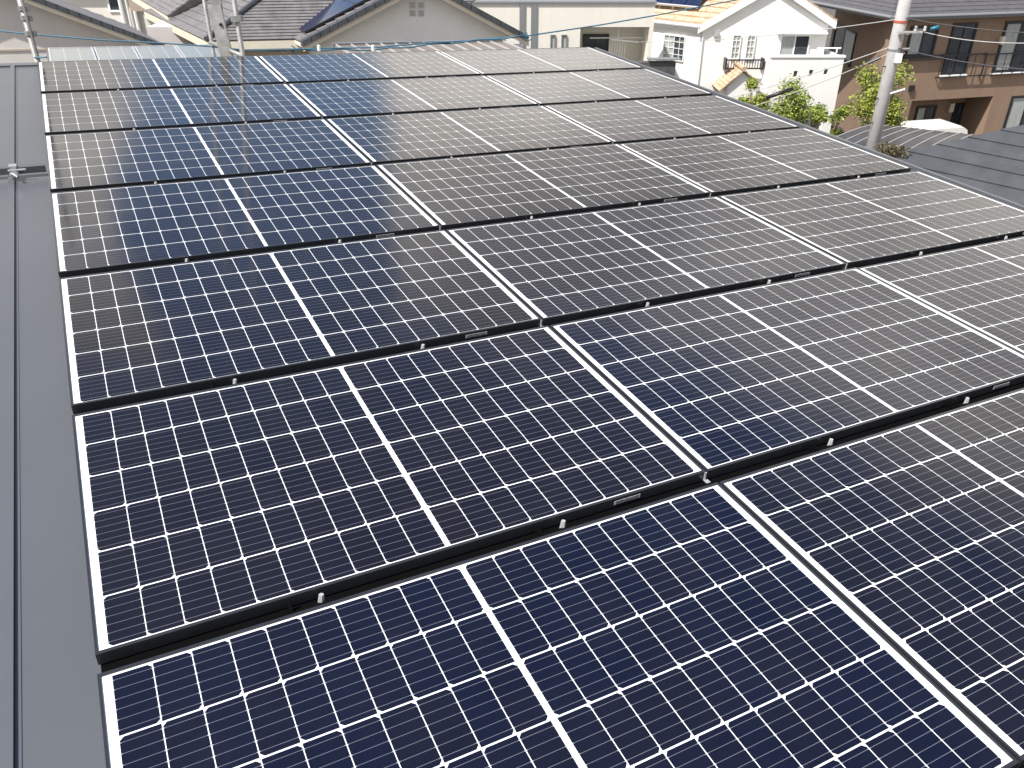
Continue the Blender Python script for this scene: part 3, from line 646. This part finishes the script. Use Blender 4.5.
# arch and piers below
ac = (a0 + a1) / 2 + .3; pts = []
aL2 = fB.hit(790, 105)[0]; aR2 = fB.hit(826, 105)[0]; rise = .45
pts = [(a0, zb_), (a1, zb_), (a1, 0), (aR2, 0), (aR2, zb_ - .15 - rise)]
for k in range(1, 12):
    t = math.pi * k / 12; pts.append(((aL2 + aR2) / 2 + math.cos(t) * (aR2 - aL2) / 2, zb_ - .15 - rise + math.sin(t) * rise))
pts += [(aL2, zb_ - .15 - rise), (aL2, 0), (a0, 0)]
m = MB(); m.prism([(a, dB + .0, z) for a, z in pts], (0, .3, 0)); m.build('arch', M['stucco_white'], hW)
m = MB(); a, z = fW.hit(838, 50); m.tube([(a1 - .9, dW - .4, zt_ + .25), (a1 + .05, dW - .4, zt_ + .25)], .03, 6); m.tube([(a1 - .9, dW - .4, zt_ + .07), (a1 - .9, dW - .4, zt_ + .26)], .03, 6); m.tube([(a1 - .1, dW - .4, zt_ + .07), (a1 - .1, dW - .4, zt_ + .26)], .03, 6); m.build('handrail', M['whitepaint'], ob)
# terracotta porch canopy
pd = 34.6; pa = at_d(744, 70.5, pd); p_l = at_d(719, 91, pd); p_r = at_d(763, 85, pd); yv = Vector((0, 1.38, 0))
m = MB(); courses(m, p_l, p_l + yv, pa, pa + yv, 7, .03); courses(m, p_r, p_r + yv, pa, pa + yv, 5, .03); m.tube([pa + Vector((0, -.05, .06)), pa + yv + Vector((0, 0, .06))], .1, 8)
pc = m.build('porch_roof', M['terra'], hW)
m = MB(); m.prism([(p_l.x + .35, pd + .15, 0), (p_r.x - .2, pd + .15, 0), (p_r.x - .2, pd + .15, p_r.z + .05), (pa.x, pd + .15, pa.z - .1), (p_l.x + .35, pd + .15, p_l.z + .15)], (0, 1.2, 0)); m.build('porch_wall', M['stucco_white'], hW)
# solar panels on its tiled slope
nR = (e1_ - e0_).cross(ap - e1_).normalized()
def onR(x, y): r = ray(x, y); return CAM + r * ((e1_ - CAM).dot(nR) / r.dot(nR))
s0, s1 = onR(644, 4.5), onR(699, 9)
s0.z = s1.z = (s0.z + s1.z) / 2; upv = Vector((s1.x - s0.x, s1.y - s0.y, 0)).normalized(); nup = Vector((-upv.y, upv.x, 0)); nup = nup if nup.y > 0 else -nup
q = empty('roof_solar_panel', s0, 'blue solar panels at the top edge on the terracotta roof of the white house', 'solar panel')
sl_ = -(nR.x * nup.x + nR.y * nup.y) / nR.z; up2 = (nup + Vector((0, 0, sl_))).normalized() * 1.9; nn = upv.cross(up2).normalized(); nn = nn if nn.z > 0 else -nn
nbf = (s1 - s0).length
for k in range(4):
    A0 = s0 + upv * (nbf * k / 4 + .02); A1 = s0 + upv * (nbf * (k + 1) / 4 - .02); m = MB(); m.hexa([A0 + nn * .10, A1 + nn * .10, A1 + up2 + nn * .10, A0 + up2 + nn * .10, A0 + nn * .15, A1 + nn * .15, A1 + up2 + nn * .15, A0 + up2 + nn * .15]); m.build('panel', M['cellfar'], q)
m = MB(); m.hexa([s0 + nn * .08 - up2 * .03, s1 + nn * .08 - up2 * .03, s1 + nn * .08, s0 + nn * .08, s0 + nn * .16 - up2 * .03, s1 + nn * .16 - up2 * .03, s1 + nn * .16 - up2 * .002, s0 + nn * .16 - up2 * .002]); m.build('frame', M['alu'], q)

# ------------------------------------------------------------------ brown house
cb = at_d(884.5, 62, 37.2); cb.z = 0
dirF = Vector((math.sin(R(76)), math.cos(R(76)), 0)); dirS = Vector((math.sin(R(6)), math.cos(R(6)), 0))
fN = Facade(cb, dirF)
hB = empty('brown_house', cb + Vector((4, 4, 0)), 'large brown rendered house with black-framed windows at the right', 'house')
Lf, Lb = 14, 9.5
_, zE = fN.hit(960, 13)
prc = fN.rect((912, 101), (992, 101), (912, 150))
m = MB(); fN.wall(m, 0, Lf, 0, zE, [(prc[0], prc[1], 0, prc[3])], .25); m.build('wall', M['stucco_brown'], hB)
fSd = Facade(cb + dirS * Lb, -dirS)
m = MB(); fSd.box(m, 0, Lb - .02, 0, zE, -.25, 0)
back = cb + dirS * Lb; m.hexa([back, back + dirF * Lf, back + dirF * Lf + dirS * .25, back + dirS * .25] + [p + Vector((0, 0, zE)) for p in (back, back + dirF * Lf, back + dirF * Lf + dirS * .25, back + dirS * .25)])
m.build('side_wall', M['stucco_brown'], hB)
m = MB(); fN.box(m, prc[0], prc[1], 0, prc[3] + .2, -1.9, -1.6); fN.box(m, prc[0] - .2, prc[0] - .001, 0, prc[3] + .1, -1.6, -.251); fN.box(m, prc[1] + .001, prc[1] + .2, 0, prc[3] + .1, -1.6, -.251); fN.box(m, prc[0], prc[1], prc[3] + .001, prc[3] + .15, -1.6, -.251); m.build('porch_recess', M['stucco_brown'], hB)
Z = Vector((0, 0, zE)); o1 = fN.P(-.5, zE, .5); o2 = fN.P(Lf + 1, zE, .5); rz = Vector((0, 0, 2.7))
r1_ = fN.P(-1.0, zE + 2.6, -Lb / 2); r2_ = fN.P(Lf + 1, zE + 2.6, -Lb / 2); o3 = fN.P(-.5, zE, -Lb - 1); o4 = fN.P(Lf + 1, zE, -Lb - 1)
hip = fN.P(3.6, zE + 2.6, -Lb / 2)
m = MB(); courses(m, o1, o2, hip, r2_, 20, .02); courses(m, o1, o3, hip, hip, 20, .02); courses(m, o3, o4, hip, r2_, 20, .02); m.build('roof', M['roofgrey'], hB)
m = MB(); m.prism([o1 + Vector((0, 0, -.14)), o2 + Vector((0, 0, -.14)), o4 + Vector((0, 0, -.14)), o3 + Vector((0, 0, -.14))], (0, 0, .1)); m.build('soffit', M['greyband'], hB)
m = MB(); m.tube([o1 + Vector((0, 0, -.02)), o2 + Vector((0, 0, -.02))], .07, 8); m.tube([o1 + Vector((0, 0, -.02)), o3 + Vector((0, 0, -.02))], .07, 8); m.build('gutter', M['greyband'], hB)
m = MB(); m.tube([fN.P(.1, zE - .15, .09), fN.P(.1, 0, .09)], .05, 8); m.build('downpipe', M['blackmetal'], hB)
fSd.window(hB, (837, 22), (859.5, 22), (832, 52), 'blackmetal', 'pane', (1, 0), .1, pm2='curtain', sill='blackmetal')
fN.window(hB, (911, 26), (940, 23), (901, 57), 'blackmetal', 'curtain', (1, 0), .1, pm2='pane', sill='blackmetal')
fN.window(hB, (953.5, 23), (978, 23), (940, 75), 'blackmetal', 'pane', (1, 0), .09, pm2='pane', sill='whitepaint', name='balcony_door')
fN.window(hB, (1006, 21), (1040, 21), (991, 73), 'blackmetal', 'curtain', (1, 0), .12, pm2='pane', sill='whitepaint', name='balcony_door')
fN.window(hB, (1012, 96), (1045, 95), (1001, 131), 'blackmetal', 'curtain', (1, 0), .1, pm2='pane')
# balcony rails of black iron
for TL, TR, BL in (((903, 56), (944, 55), (903, 60)), ((941, 55), (985, 54), (935, 77)), ((984, 54), (1045, 53), (978, 75))):
    a0, z1_ = fN.hit(*TL); a1, _ = fN.hit(*TR); _, z0_ = fN.hit(*BL); q = MB()
    fN.box(q, a0, a1, z1_ - .025, z1_ + .025, .12, .155); fN.box(q, a0, a1, z0_ - .02, z0_ + .02, .12, .155)
    k = max(3, int((a1 - a0) / .5))
    for i in range(k + 1): c = a0 + (a1 - a0) * i / k; fN.box(q, c - .012, c + .012, z0_, z1_, .125, .15)
    for c in (a0, a1): fN.box(q, c - .02, c + .02, z1_ - .02, z1_ + .02, .0, .119); fN.box(q, c - .02, c + .02, z0_ - .02, z0_ + .02, .0, .119)
    q.build('balcony_rail', M['blackmetal'], hB)
fP = Facade(fN.P(0, 0, -1.6), dirF)
fP.window(hB, (917, 106), (937, 105), (912, 140), 'blackmetal', 'curtain', (1, 0), .1, pm2='pane')
fP.window(hB, (955, 103), (972, 101), (948, 145), 'blackmetal', 'pane', (3, 0), .1, name='front_door')
a, z = fP.hit(949.5, 106); m = MB(); fP.box(m, a - .12, a + .12, z - .25, z + .15, .01, .2); m.build('porch_lamp', M['fascia'], hB)
a, z = fN.hit(1000.5, 40); m = MB(); fN.box(m, a - .09, a + .09, z - .16, z + .16, .01, .18); m.build('wall_lamp', M['fascia'], hB)
a, z = fN.hit(911, 88); m = MB(); fN.box(m, a - .12, a + .12, z - .12, z + .12, .01, .1); m.build('vent', M['blackmetal'], hB)

# ------------------------------------------------------------------ dark slate roof close on the right
zs = 5.0
A0 = at_z(906, 151.7, zs); B0 = at_z(1013, 174, zs)
dirL = (B0 - A0); dirL.z = 0; dirL.normalize(); pr_ = Vector((-dirL.y, dirL.x, 0))
if pr_.x < 0: pr_ = -pr_
nS = dirL.cross(pr_ + Vector((0, 0, .40))).normalized()
def onS(x, y): r = ray(x, y); return CAM + r * ((A0 - CAM).dot(nS) / r.dot(nS))
K1 = onS(935, 146); K4 = onS(1000, 130.5); upd = (K4 - A0) / 3.0
sr = empty('slate_roof_house', (A0 + dirL * 3).xy.to_3d(), 'low house with a dark slate lapped roof just beyond the right eave', 'house')
E0 = A0 - upd * 3; E1 = E0 + dirL * 9
upf = upd * 9; m = MB(); courses(m, E0, E1, E0 + upf, E1 + upf, 9, .03); m.build('roof', M['slate'], sr)
ridge0, ridge1 = E0 + upf, E1 + upf
perp = Vector((upf.x, upf.y, 0)); fr3 = ridge0 + perp; fr3.z = E0.z; fr4 = ridge1 + perp; fr4.z = E0.z
m = MB(); courses(m, fr3, fr4, ridge0, ridge1, 9, .03); m.build('roof', M['slate'], sr)
m = MB(); pz = lambda p, dz=0: Vector((p.x, p.y, p.z + dz)); i2 = dirL * .25
q4 = [E0 + i2, E1 + i2, fr4 + i2, fr3 + i2]
m.prism([Vector((E0.x, E0.y, 0)) + i2 + perp * .06, Vector((fr3.x, fr3.y, 0)) + i2 - perp * .06, fr3 + i2 - perp * .06 + Vector((0, 0, -.06)), ridge0 + i2 - Vector((0, 0, .25)), E0 + i2 + perp * .06 + Vector((0, 0, -.06))], dirL * 8.4)
m.build('wall', M['stucco_tan'], sr)

# ------------------------------------------------------------------ arched carport
cpz = 2.7
cA = at_z(806, 152, cpz); cB = at_z(905, 185, cpz)
cp = empty('carport', ((cA + cB) / 2).xy.to_3d(), 'arched smoked-panel carport roof with pale ribs beyond the utility pole', 'carport')
zn, zf = 2.15, 2.75
L0, L1 = at_z(808, 152, zn), at_z(925, 176, zn)      # low near edge
R0, R1 = at_z(877, 124, zf), at_z(985, 136, zf)      # high far edge
m = MB(); ribs = MB(); N = 12; nr = 9
def arch(t, s):
    a = L0.lerp(L1, s); b = R0.lerp(R1, s); p = a.lerp(b, t); p.z = zn + (zf - zn) * math.sin(t * math.pi / 2) ** .9; return p
sheet_pts = [[arch(i / N, j / 6) for i in range(N + 1)] for j in range(7)]
for j in range(6):
    for i in range(N):
        a, b, c, d = sheet_pts[j][i], sheet_pts[j][i + 1], sheet_pts[j + 1][i + 1], sheet_pts[j + 1][i]; t = Vector((0, 0, .04)); m.hexa([a - t, b - t, c - t, d - t, a, b, c, d])
m.build('roof_panel', M['smoked'], cp, smooth=False)
for k in range(nr + 1):
    q = MB(); q.tube([arch(i / N, k / nr) + Vector((0, 0, .012)) for i in range(N + 1)], .016, 5); q.build('rib', M['alu'], cp)
for t, s in ((.04, .05), (.04, .95), (.96, .05), (.96, .95)):
    p = arch(t, s); q = MB(); q.tube([(p.x, p.y, 0), (p.x, p.y, p.z - .04)], .05, 8); q.build('post', M['alu'], cp)

# ------------------------------------------------------------------ white minivan (roof shows above the carport)
vc = at_z(935, 124, 1.85); vn = empty('parked_van', (vc.x, vc.y, 0), 'white parked van whose flat roof shows in front of the brown porch', 'van')
ax = dirF.copy(); ay = Vector((-ax.y, ax.x, 0))
def vf(x, y, z): return Vector((vc.x, vc.y, 0)) + ax * x + ay * y + Vector((0, 0, z))
lx = 1.15
prof = [(-lx - .55, .35), (lx + .25, .35), (lx + .25, .95), (lx + .1, 1.05), (lx - .15, 1.72), (lx - .35, 1.84), (-lx - .1, 1.84), (-lx - .35, 1.70), (-lx - .55, 1.0)]
m = MB(); m.prism([vf(x, -.74, z) for x, z in prof], ay * 1.48); m.build('body', M['van'], vn)
m = MB(); m.box(-lx - .15, lx - .4, -.66, .66, 1.841, 1.875, vf); m.build('roof_panel', M['van'], vn)
for sy in (-.752, .742):
    m = MB(); m.box(-lx - .2, -.25, sy, sy + .01, 1.12, 1.62, vf); m.box(-.15, lx - .35, sy, sy + .01, 1.12, 1.62, vf); m.build('window', M['pane'], vn)
for wx in (-lx - .1, lx - .25):
    for sy in (-.78, .60):
        w_ = MB(); w_.tube([vf(wx, sy, .3), vf(wx, sy + .18, .3)], .3, 18); wo_ = w_.build('wheel', M['rubber'], vn)
        w_ = MB(); w_.tube([vf(wx, sy - .01, .3), vf(wx, sy + .19, .3)], .17, 12); w_.build('rim', M['alu'], wo_)

# ------------------------------------------------------------------ utility pole and wires
pt = at_d(883, 100, 24); up_ = empty('utility_pole', (pt.x, pt.y, 0), 'grey concrete utility pole with red band in front of the brown house', 'utility pole')
m = MB(); m.tube([(pt.x, pt.y, 0), (pt.x, pt.y, 12.5)], .20, 20, taper=.72); m.build('pole', M['concrete'], up_, smooth=True)
def zat(y): return at_d(pt.x * 0 + 890, y, 24).z
m = MB(); m.tube([(pt.x, pt.y, zat(22.6)), (pt.x, pt.y, zat(20.2))], .178, 18); m.build('band', M['red'], up_)
m = MB(); m.tube([(pt.x, pt.y, zat(50.5)), (pt.x, pt.y, zat(48.5))], .183, 18); m.tube([(pt.x, pt.y, zat(49)), (pt.x + .35, pt.y - .15, zat(48))], .03, 6); m.build('clamp_band', M['greyband'], up_)
m = MB(); zz = zat(31); m.box(pt.x - .1, pt.x + .55, pt.y - .26, pt.y - .20, zz - .025, zz + .025); m.build('crossarm', M['alu'], up_)
m = MB(); zz = zat(93); m.tube([(pt.x + .1, pt.y - .12, zz), (pt.x + .42, pt.y - .3, zz + .16)], .035, 8); m.build('step_bolt', M['alu'], up_)
m = MB(); zz = zat(57); m.box(pt.x - .02, pt.x + .16, pt.y - .25, pt.y - .18, zz - .12, zz + .12); m.build('number_plate', M['whitepaint'], up_)
for yy in (34, 53, 66, 83, 98, 122):
    m = MB(); zz = zat(yy); sx = -1 if yy in (66, 98, 122) else 1; m.tube([(pt.x + sx * .16, pt.y - .06, zz), (pt.x + sx * .27, pt.y - .12, zz)], .014, 6); m.build('step_bolt', M['blackmetal'], up_)
for k in range(2):
    m = MB(); zz = zat(29); xx_ = pt.x + .35 + k * .25; m.tube([(xx_, pt.y - .23, zz - .02), (xx_, pt.y - .23, zz + .10)], .035, 8); m.build('insulator', M['label'], up_)
def sag(p, q, s, n=14):
    return [p.lerp(q, i / n) + Vector((0, 0, -s * 4 * (i / n) * (1 - i / n))) for i in range(n + 1)]
def wire(name, p, q, s, r, mt, label, group=None, cat='wire'):
    o = MB().tube(sag(p, q, s), r, 5).build(name, M[mt], None, True); tag(o, label, cat, group); return o
pw = lambda y: Vector((pt.x, pt.y - .1, zat(y)))
G = 'overhead wires on the utility pole'
wire('overhead_wire', pw(18), at_d(640, 42, 33), .15, .012, 'wire', 'highest pale wire running left from the utility pole across the white house', G)
wire('overhead_wire', pw(44), at_d(690, 108, 27), .1, .013, 'wire', 'pale wire left of the pole passing over the balcony of the white house', G)
wire('overhead_wire', pw(50), at_d(735, 112, 27), .1, .013, 'wire', 'lowest pale wire left of the pole, carrying the dark sleeve', G)
wire('overhead_wire', pw(17), at_d(1060, 34, 21), .08, .012, 'wiredark', 'upper dark wire running right from the pole past the brown eave', G)
wire('overhead_wire', pw(31) + Vector((.6, -.13, 0)), at_d(1060, 42, 20), .12, .012, 'wire', 'middle pale wire running right from the crossarm of the pole', G)
wire('overhead_wire', pw(47), at_d(1060, 72, 20), .1, .014, 'wiredark', 'lowest dark wire running right across the brown house windows', G)
a_, b_ = at_d(766, 98, 26), at_d(793, 88.5, 26)
tag(MB().tube([a_, b_], .055, 10).build('cable_sleeve', M['blackmetal'], None, True), 'dark cylindrical cable sleeve in front of the shrubs by the white house', 'cable sleeve')
a_, b_ = at_d(867.5, 63, 24.5), at_d(880.5, 57, 24.3)
tag(MB().tube([a_, b_], .05, 8).build('cable_joint', M['wiredark'], None, True), 'short dark cable joint just left of the utility pole', 'cable joint')
p_ = at_d(935, 28, 23); tag(MB().tube([p_ - Vector((.1, 0, .03)), p_ + Vector((.1, 0, .03))], .05, 10).build('junction_cap', M['teal'], None, True), 'small teal cap on the wire right of the utility pole', 'cable fitting')
# blue line strung behind the ridge
bp = [(-30, 30, 9.5), (0, 31, 9.5), (40, 35, 9.5), (100, 40, 9.6), (160, 43, 9.7), (205, 46, 9.8), (250, 50.5, 9.9), (290, 49.5, 10), (322, 48.5, 10.1), (345, 48, 10.2), (375, 47.5, 10.3), (420, 43.5, 10.4), (470, 40.5, 10.6), (526, 36, 10.8), (560, 31, 11), (600, 25, 11.3), (655, 15.5, 11.6), (720, 3, 12), (790, -10, 12.4)]
ro = empty('blue_cable', at_d(250, 50.5, 9.9), 'thin blue cable strung behind the ridge across the whole skyline', 'cable')
MB().tube([at_d(*q) for q in bp], .0085, 6).build('cable', M['rope'], ro, True)
m = MB(); rnd = random.Random(2); tw = []
for k in range(34):
    t = k / 33; x = 262 + t * 262; y = 50.3 - t * 13.5 + (3.2 if t < .5 else 3.2 * 2 * (1 - t) ) * 0; y = (49.8 - max(0, (x - 375)) * .092) + math.sin(k * 1.1) * .8; tw.append(at_d(x, y, 10.05 + t * .7 - .03))
m.tube(tw, .009, 5); m.build('twisted_strand', M['rope'], ro, True)
for x, y in ((319.5, 48), (373.5, 48)):
    p = at_d(x, y, 10.1); m = MB(); m.tube([p - Vector((0, .03, .025)), p + Vector((0, -.03, .035))], .02, 8); m.build('insulator', M['whitepaint'], ro)
for x, y in ((291, 50), (528, 36.5)):
    p = at_d(x, y, 10.1 if x < 400 else 10.75); m = MB()
    for k in range(5): a = rnd.random() * 6.28; m.tube([p, p + Vector((math.cos(a) * .05, .02, math.sin(a) * .05)), p + Vector((math.cos(a + .9) * .06, 0, math.sin(a + .9) * .045))], .007, 5)
    m.build('knot', M['rope'], ro)

# ------------------------------------------------------------------ scaffolding beyond the ridge
sx = at_d(37, 60, 7.7); sc = empty('scaffold_pole', (sx.x, sx.y, 0), 'single weathered scaffold pole with couplers at the far left corner of the array', 'scaffold pole')
m = MB(); m.tube([(sx.x, sx.y, 0), (sx.x, sx.y, 10.6)], .0265, 14); m.build('pole', M['scaf'], sc, True)
for yy in (8, 17.5, 33):
    z_ = at_d(30, yy, 7.7).z; m = MB(); m.tube([(sx.x, sx.y, z_ - .018), (sx.x, sx.y, z_ + .018)], .036, 10)
    m.box(sx.x + .02, sx.x + .055, sx.y - .02, sx.y + .02, z_ - .03, z_ + .015); m.build('coupler', M['scaf'], sc)
m = MB(); m.tube([(sx.x + .028, sx.y - .02, 8.3), (sx.x + .034, sx.y - .03, 9.3), (sx.x + .025, sx.y - .02, 10.6)], .010, 6); m.build('cable', M['scaf'], sc)
z_ = at_d(42, 57, 7.7).z; m = MB(); m.tube([(sx.x, sx.y - .03, z_), (sx.x + .12, sx.y - .05, z_ + .006)], .008, 6); m.build('tie', M['rope'], sc)
pB = at_d(243, 57, 8.75); pA = at_d(211.5, 42, 9.9)
sf = empty('scaffold', (pB.x, pB.y, 0), 'pair of galvanised scaffold pipes with flat diagonal brace standing behind the ridge', 'scaffold')
m = MB(); m.tube([(pB.x, pB.y, 0), (pB.x, pB.y, 11.8)], .0243, 14); m.build('pole', M['scaf'], sf, True)
m = MB(); m.tube([(pA.x, pA.y, 0), (pA.x, pA.y, 11.9)], .0215, 14); m.build('pole', M['scaf'], sf, True)
m = MB(); m.tube([pA + Vector((0, -.03, 0)), pB + Vector((0, .03, 0))], .022, 12); m.build('ledger', M['scaf'], sf, True)
z_ = at_d(240, 18.5, 8.75).z; m = MB(); m.box(pB.x - .05, pB.x + .05, pB.y - .04, pB.y + .04, z_ - .028, z_ + .028); m.build('coupler', M['scaf'], sf)
z_ = at_d(240, 47, 8.75).z
d1 = at_d(210.5, -60, 9.3); d2 = at_d(219, 25, 9.3); d3 = at_d(229, 62, 9.2)
m = MB(); hx = Vector((.047, 0, 0)); th_ = Vector((0, .03, 0))
m.hexa([d1 - hx, d1 + hx, d2 + hx, d2 - hx, d1 - hx + th_, d1 + hx + th_, d2 + hx + th_, d2 - hx + th_]); m.build('brace', M['scaf'], sf)
d2b = at_d(215, 5, 9.28); hx = Vector((.066, 0, 0)); t0 = Vector((0, -.035, 0)); d2c = d2b + t0; d3c = d3 + t0
m = MB(); m.hexa([d2c - hx, d2c + hx, d3c + hx, d3c - hx, d2c - hx + th_, d2c + hx + th_, d3c + hx + th_, d3c - hx + th_]); m.build('brace', M['scaf'], sf)
p = at_d(221, 24.5, 9.22); m = MB(); m.tube([p, p + Vector((0, -.02, 0))], .016, 8); m.build('bolt', M['blackmetal'], sf)

# ------------------------------------------------------------------ trees and shrubs
def tree(name, label, base, h, rx, rz, n, lm, seed, cat='shrub', clumps=9, leaf=.065):
    rnd = random.Random(seed); e = empty(name, (base[0], base[1], 0), label, cat, 'green shrubs and trees by the houses')
    b = Vector((base[0], base[1], 0)); top = Vector((base[0] + rnd.uniform(-.1, .1), base[1], h - rz * .5))
    m = MB(); m.tube([b, b.lerp(top, .5) + Vector((.06, 0, 0)), top], .07, 8, taper=.35)
    cc = []
    for k in range(clumps):
        a = rnd.random() * 6.28; rr_ = rx * math.sqrt(rnd.random()) * .8; zz = h - rz + rnd.uniform(-1, 1) * rz * .75
        c = Vector((base[0] + math.cos(a) * rr_, base[1] + math.sin(a) * rr_, zz)); cc.append((c, rnd.uniform(.28, .5) * min(rx, rz)))
        m.tube([b.lerp(top, .35 + .4 * rnd.random()), c], .022, 5, taper=.3)
    m.build('trunk', M['bark'], e, True)
    L = MB()
    for i in range(int(n * 3.4)):
        c, r_ = cc[rnd.randrange(clumps)]
        v = Vector((rnd.gauss(0, 1), rnd.gauss(0, 1), rnd.gauss(0, 1))).normalized() * r_ * (rnd.random() ** .45) * rnd.uniform(.8, 1.35)
        p = c + v; d1 = Vector((rnd.gauss(0, 1), rnd.gauss(0, 1), rnd.gauss(0, .6))).normalized(); d2 = d1.cross(Vector((rnd.gauss(0, 1), rnd.gauss(0, 1), rnd.gauss(0, 1)))).normalized()
        s_ = leaf * rnd.uniform(.6, 1.3)
        L.poly([p - d1 * s_, p + d2 * s_ * .45, p + d1 * s_, p - d2 * s_ * .45], 0 if rnd.random() < .7 else 1)
    me = bpy.data.meshes.new('crown'); me.from_pydata([tuple(v - e.location) for v in L.v], [], L.f)
    me.materials.append(M[lm]); me.materials.append(M['leafdark' if lm == 'leaf' else 'leaf'])
    for i, p in enumerate(me.polygons): p.material_index = L.mi[i]
    link('crown', me, e)
def tpos(x, y, d): p = at_d(x, y, d); return p
p = tpos(755, 80, 32.5); tree('shrub', 'loose green shrub beneath the terracotta porch roof', (p.x, p.y), p.z + .1, .9, 1.0, 900, 'leaf', 1)
p = tpos(785, 84, 32); tree('shrub', 'broad green shrub behind the dark cable sleeve', (p.x, p.y), p.z + .0, 1.0, 1.0, 1200, 'leafdark', 2, clumps=11)
p = tpos(735, 95, 33); tree('shrub', 'low pale shrub left of the terracotta porch, at the white wall', (p.x, p.y), p.z + .1, .7, .5, 500, 'leaf', 3, clumps=6)
p = tpos(811, 102, 33); tree('shrub', 'upright shrub in front of the arch of the white house', (p.x, p.y), p.z, .7, .9, 700, 'leafdark', 4)
p = tpos(839, 104, 33.5); tree('shrub', 'green shrub between the white house and brown house', (p.x, p.y), p.z, .55, .9, 620, 'leafdark', 5, clumps=8)
p = tpos(889, 68, 32.5); tree('tree', 'yellow-green tree directly behind the utility pole', (p.x, p.y), p.z + .1, 1.05, 1.25, 2200, 'leaf', 6, 'tree', 16)
# dry planting at the foot of the dark roof
p = at_z(892, 152, 4.9); e = empty('dry_plant', (p.x, p.y, p.z - .3), 'dry brown creeper at the edge of the dark slate roof', 'plant')
L = MB(); rnd = random.Random(9)
for i in range(420):
    t = rnd.random(); c = at_z(878 + t * 26, 150.5 + t * 3.5, 5.0) + Vector((rnd.gauss(0, .06), rnd.gauss(0, .06), rnd.uniform(-.12, .16)))
    d1 = Vector((rnd.gauss(0, 1), rnd.gauss(0, 1), rnd.gauss(0, 1))).normalized() * .05; d2 = Vector((rnd.gauss(0, 1), rnd.gauss(0, 1), rnd.gauss(0, 1))).normalized() * .025
    L.poly([c - d1, c + d2, c + d1, c - d2])
L.build('foliage', M['moss'], e)
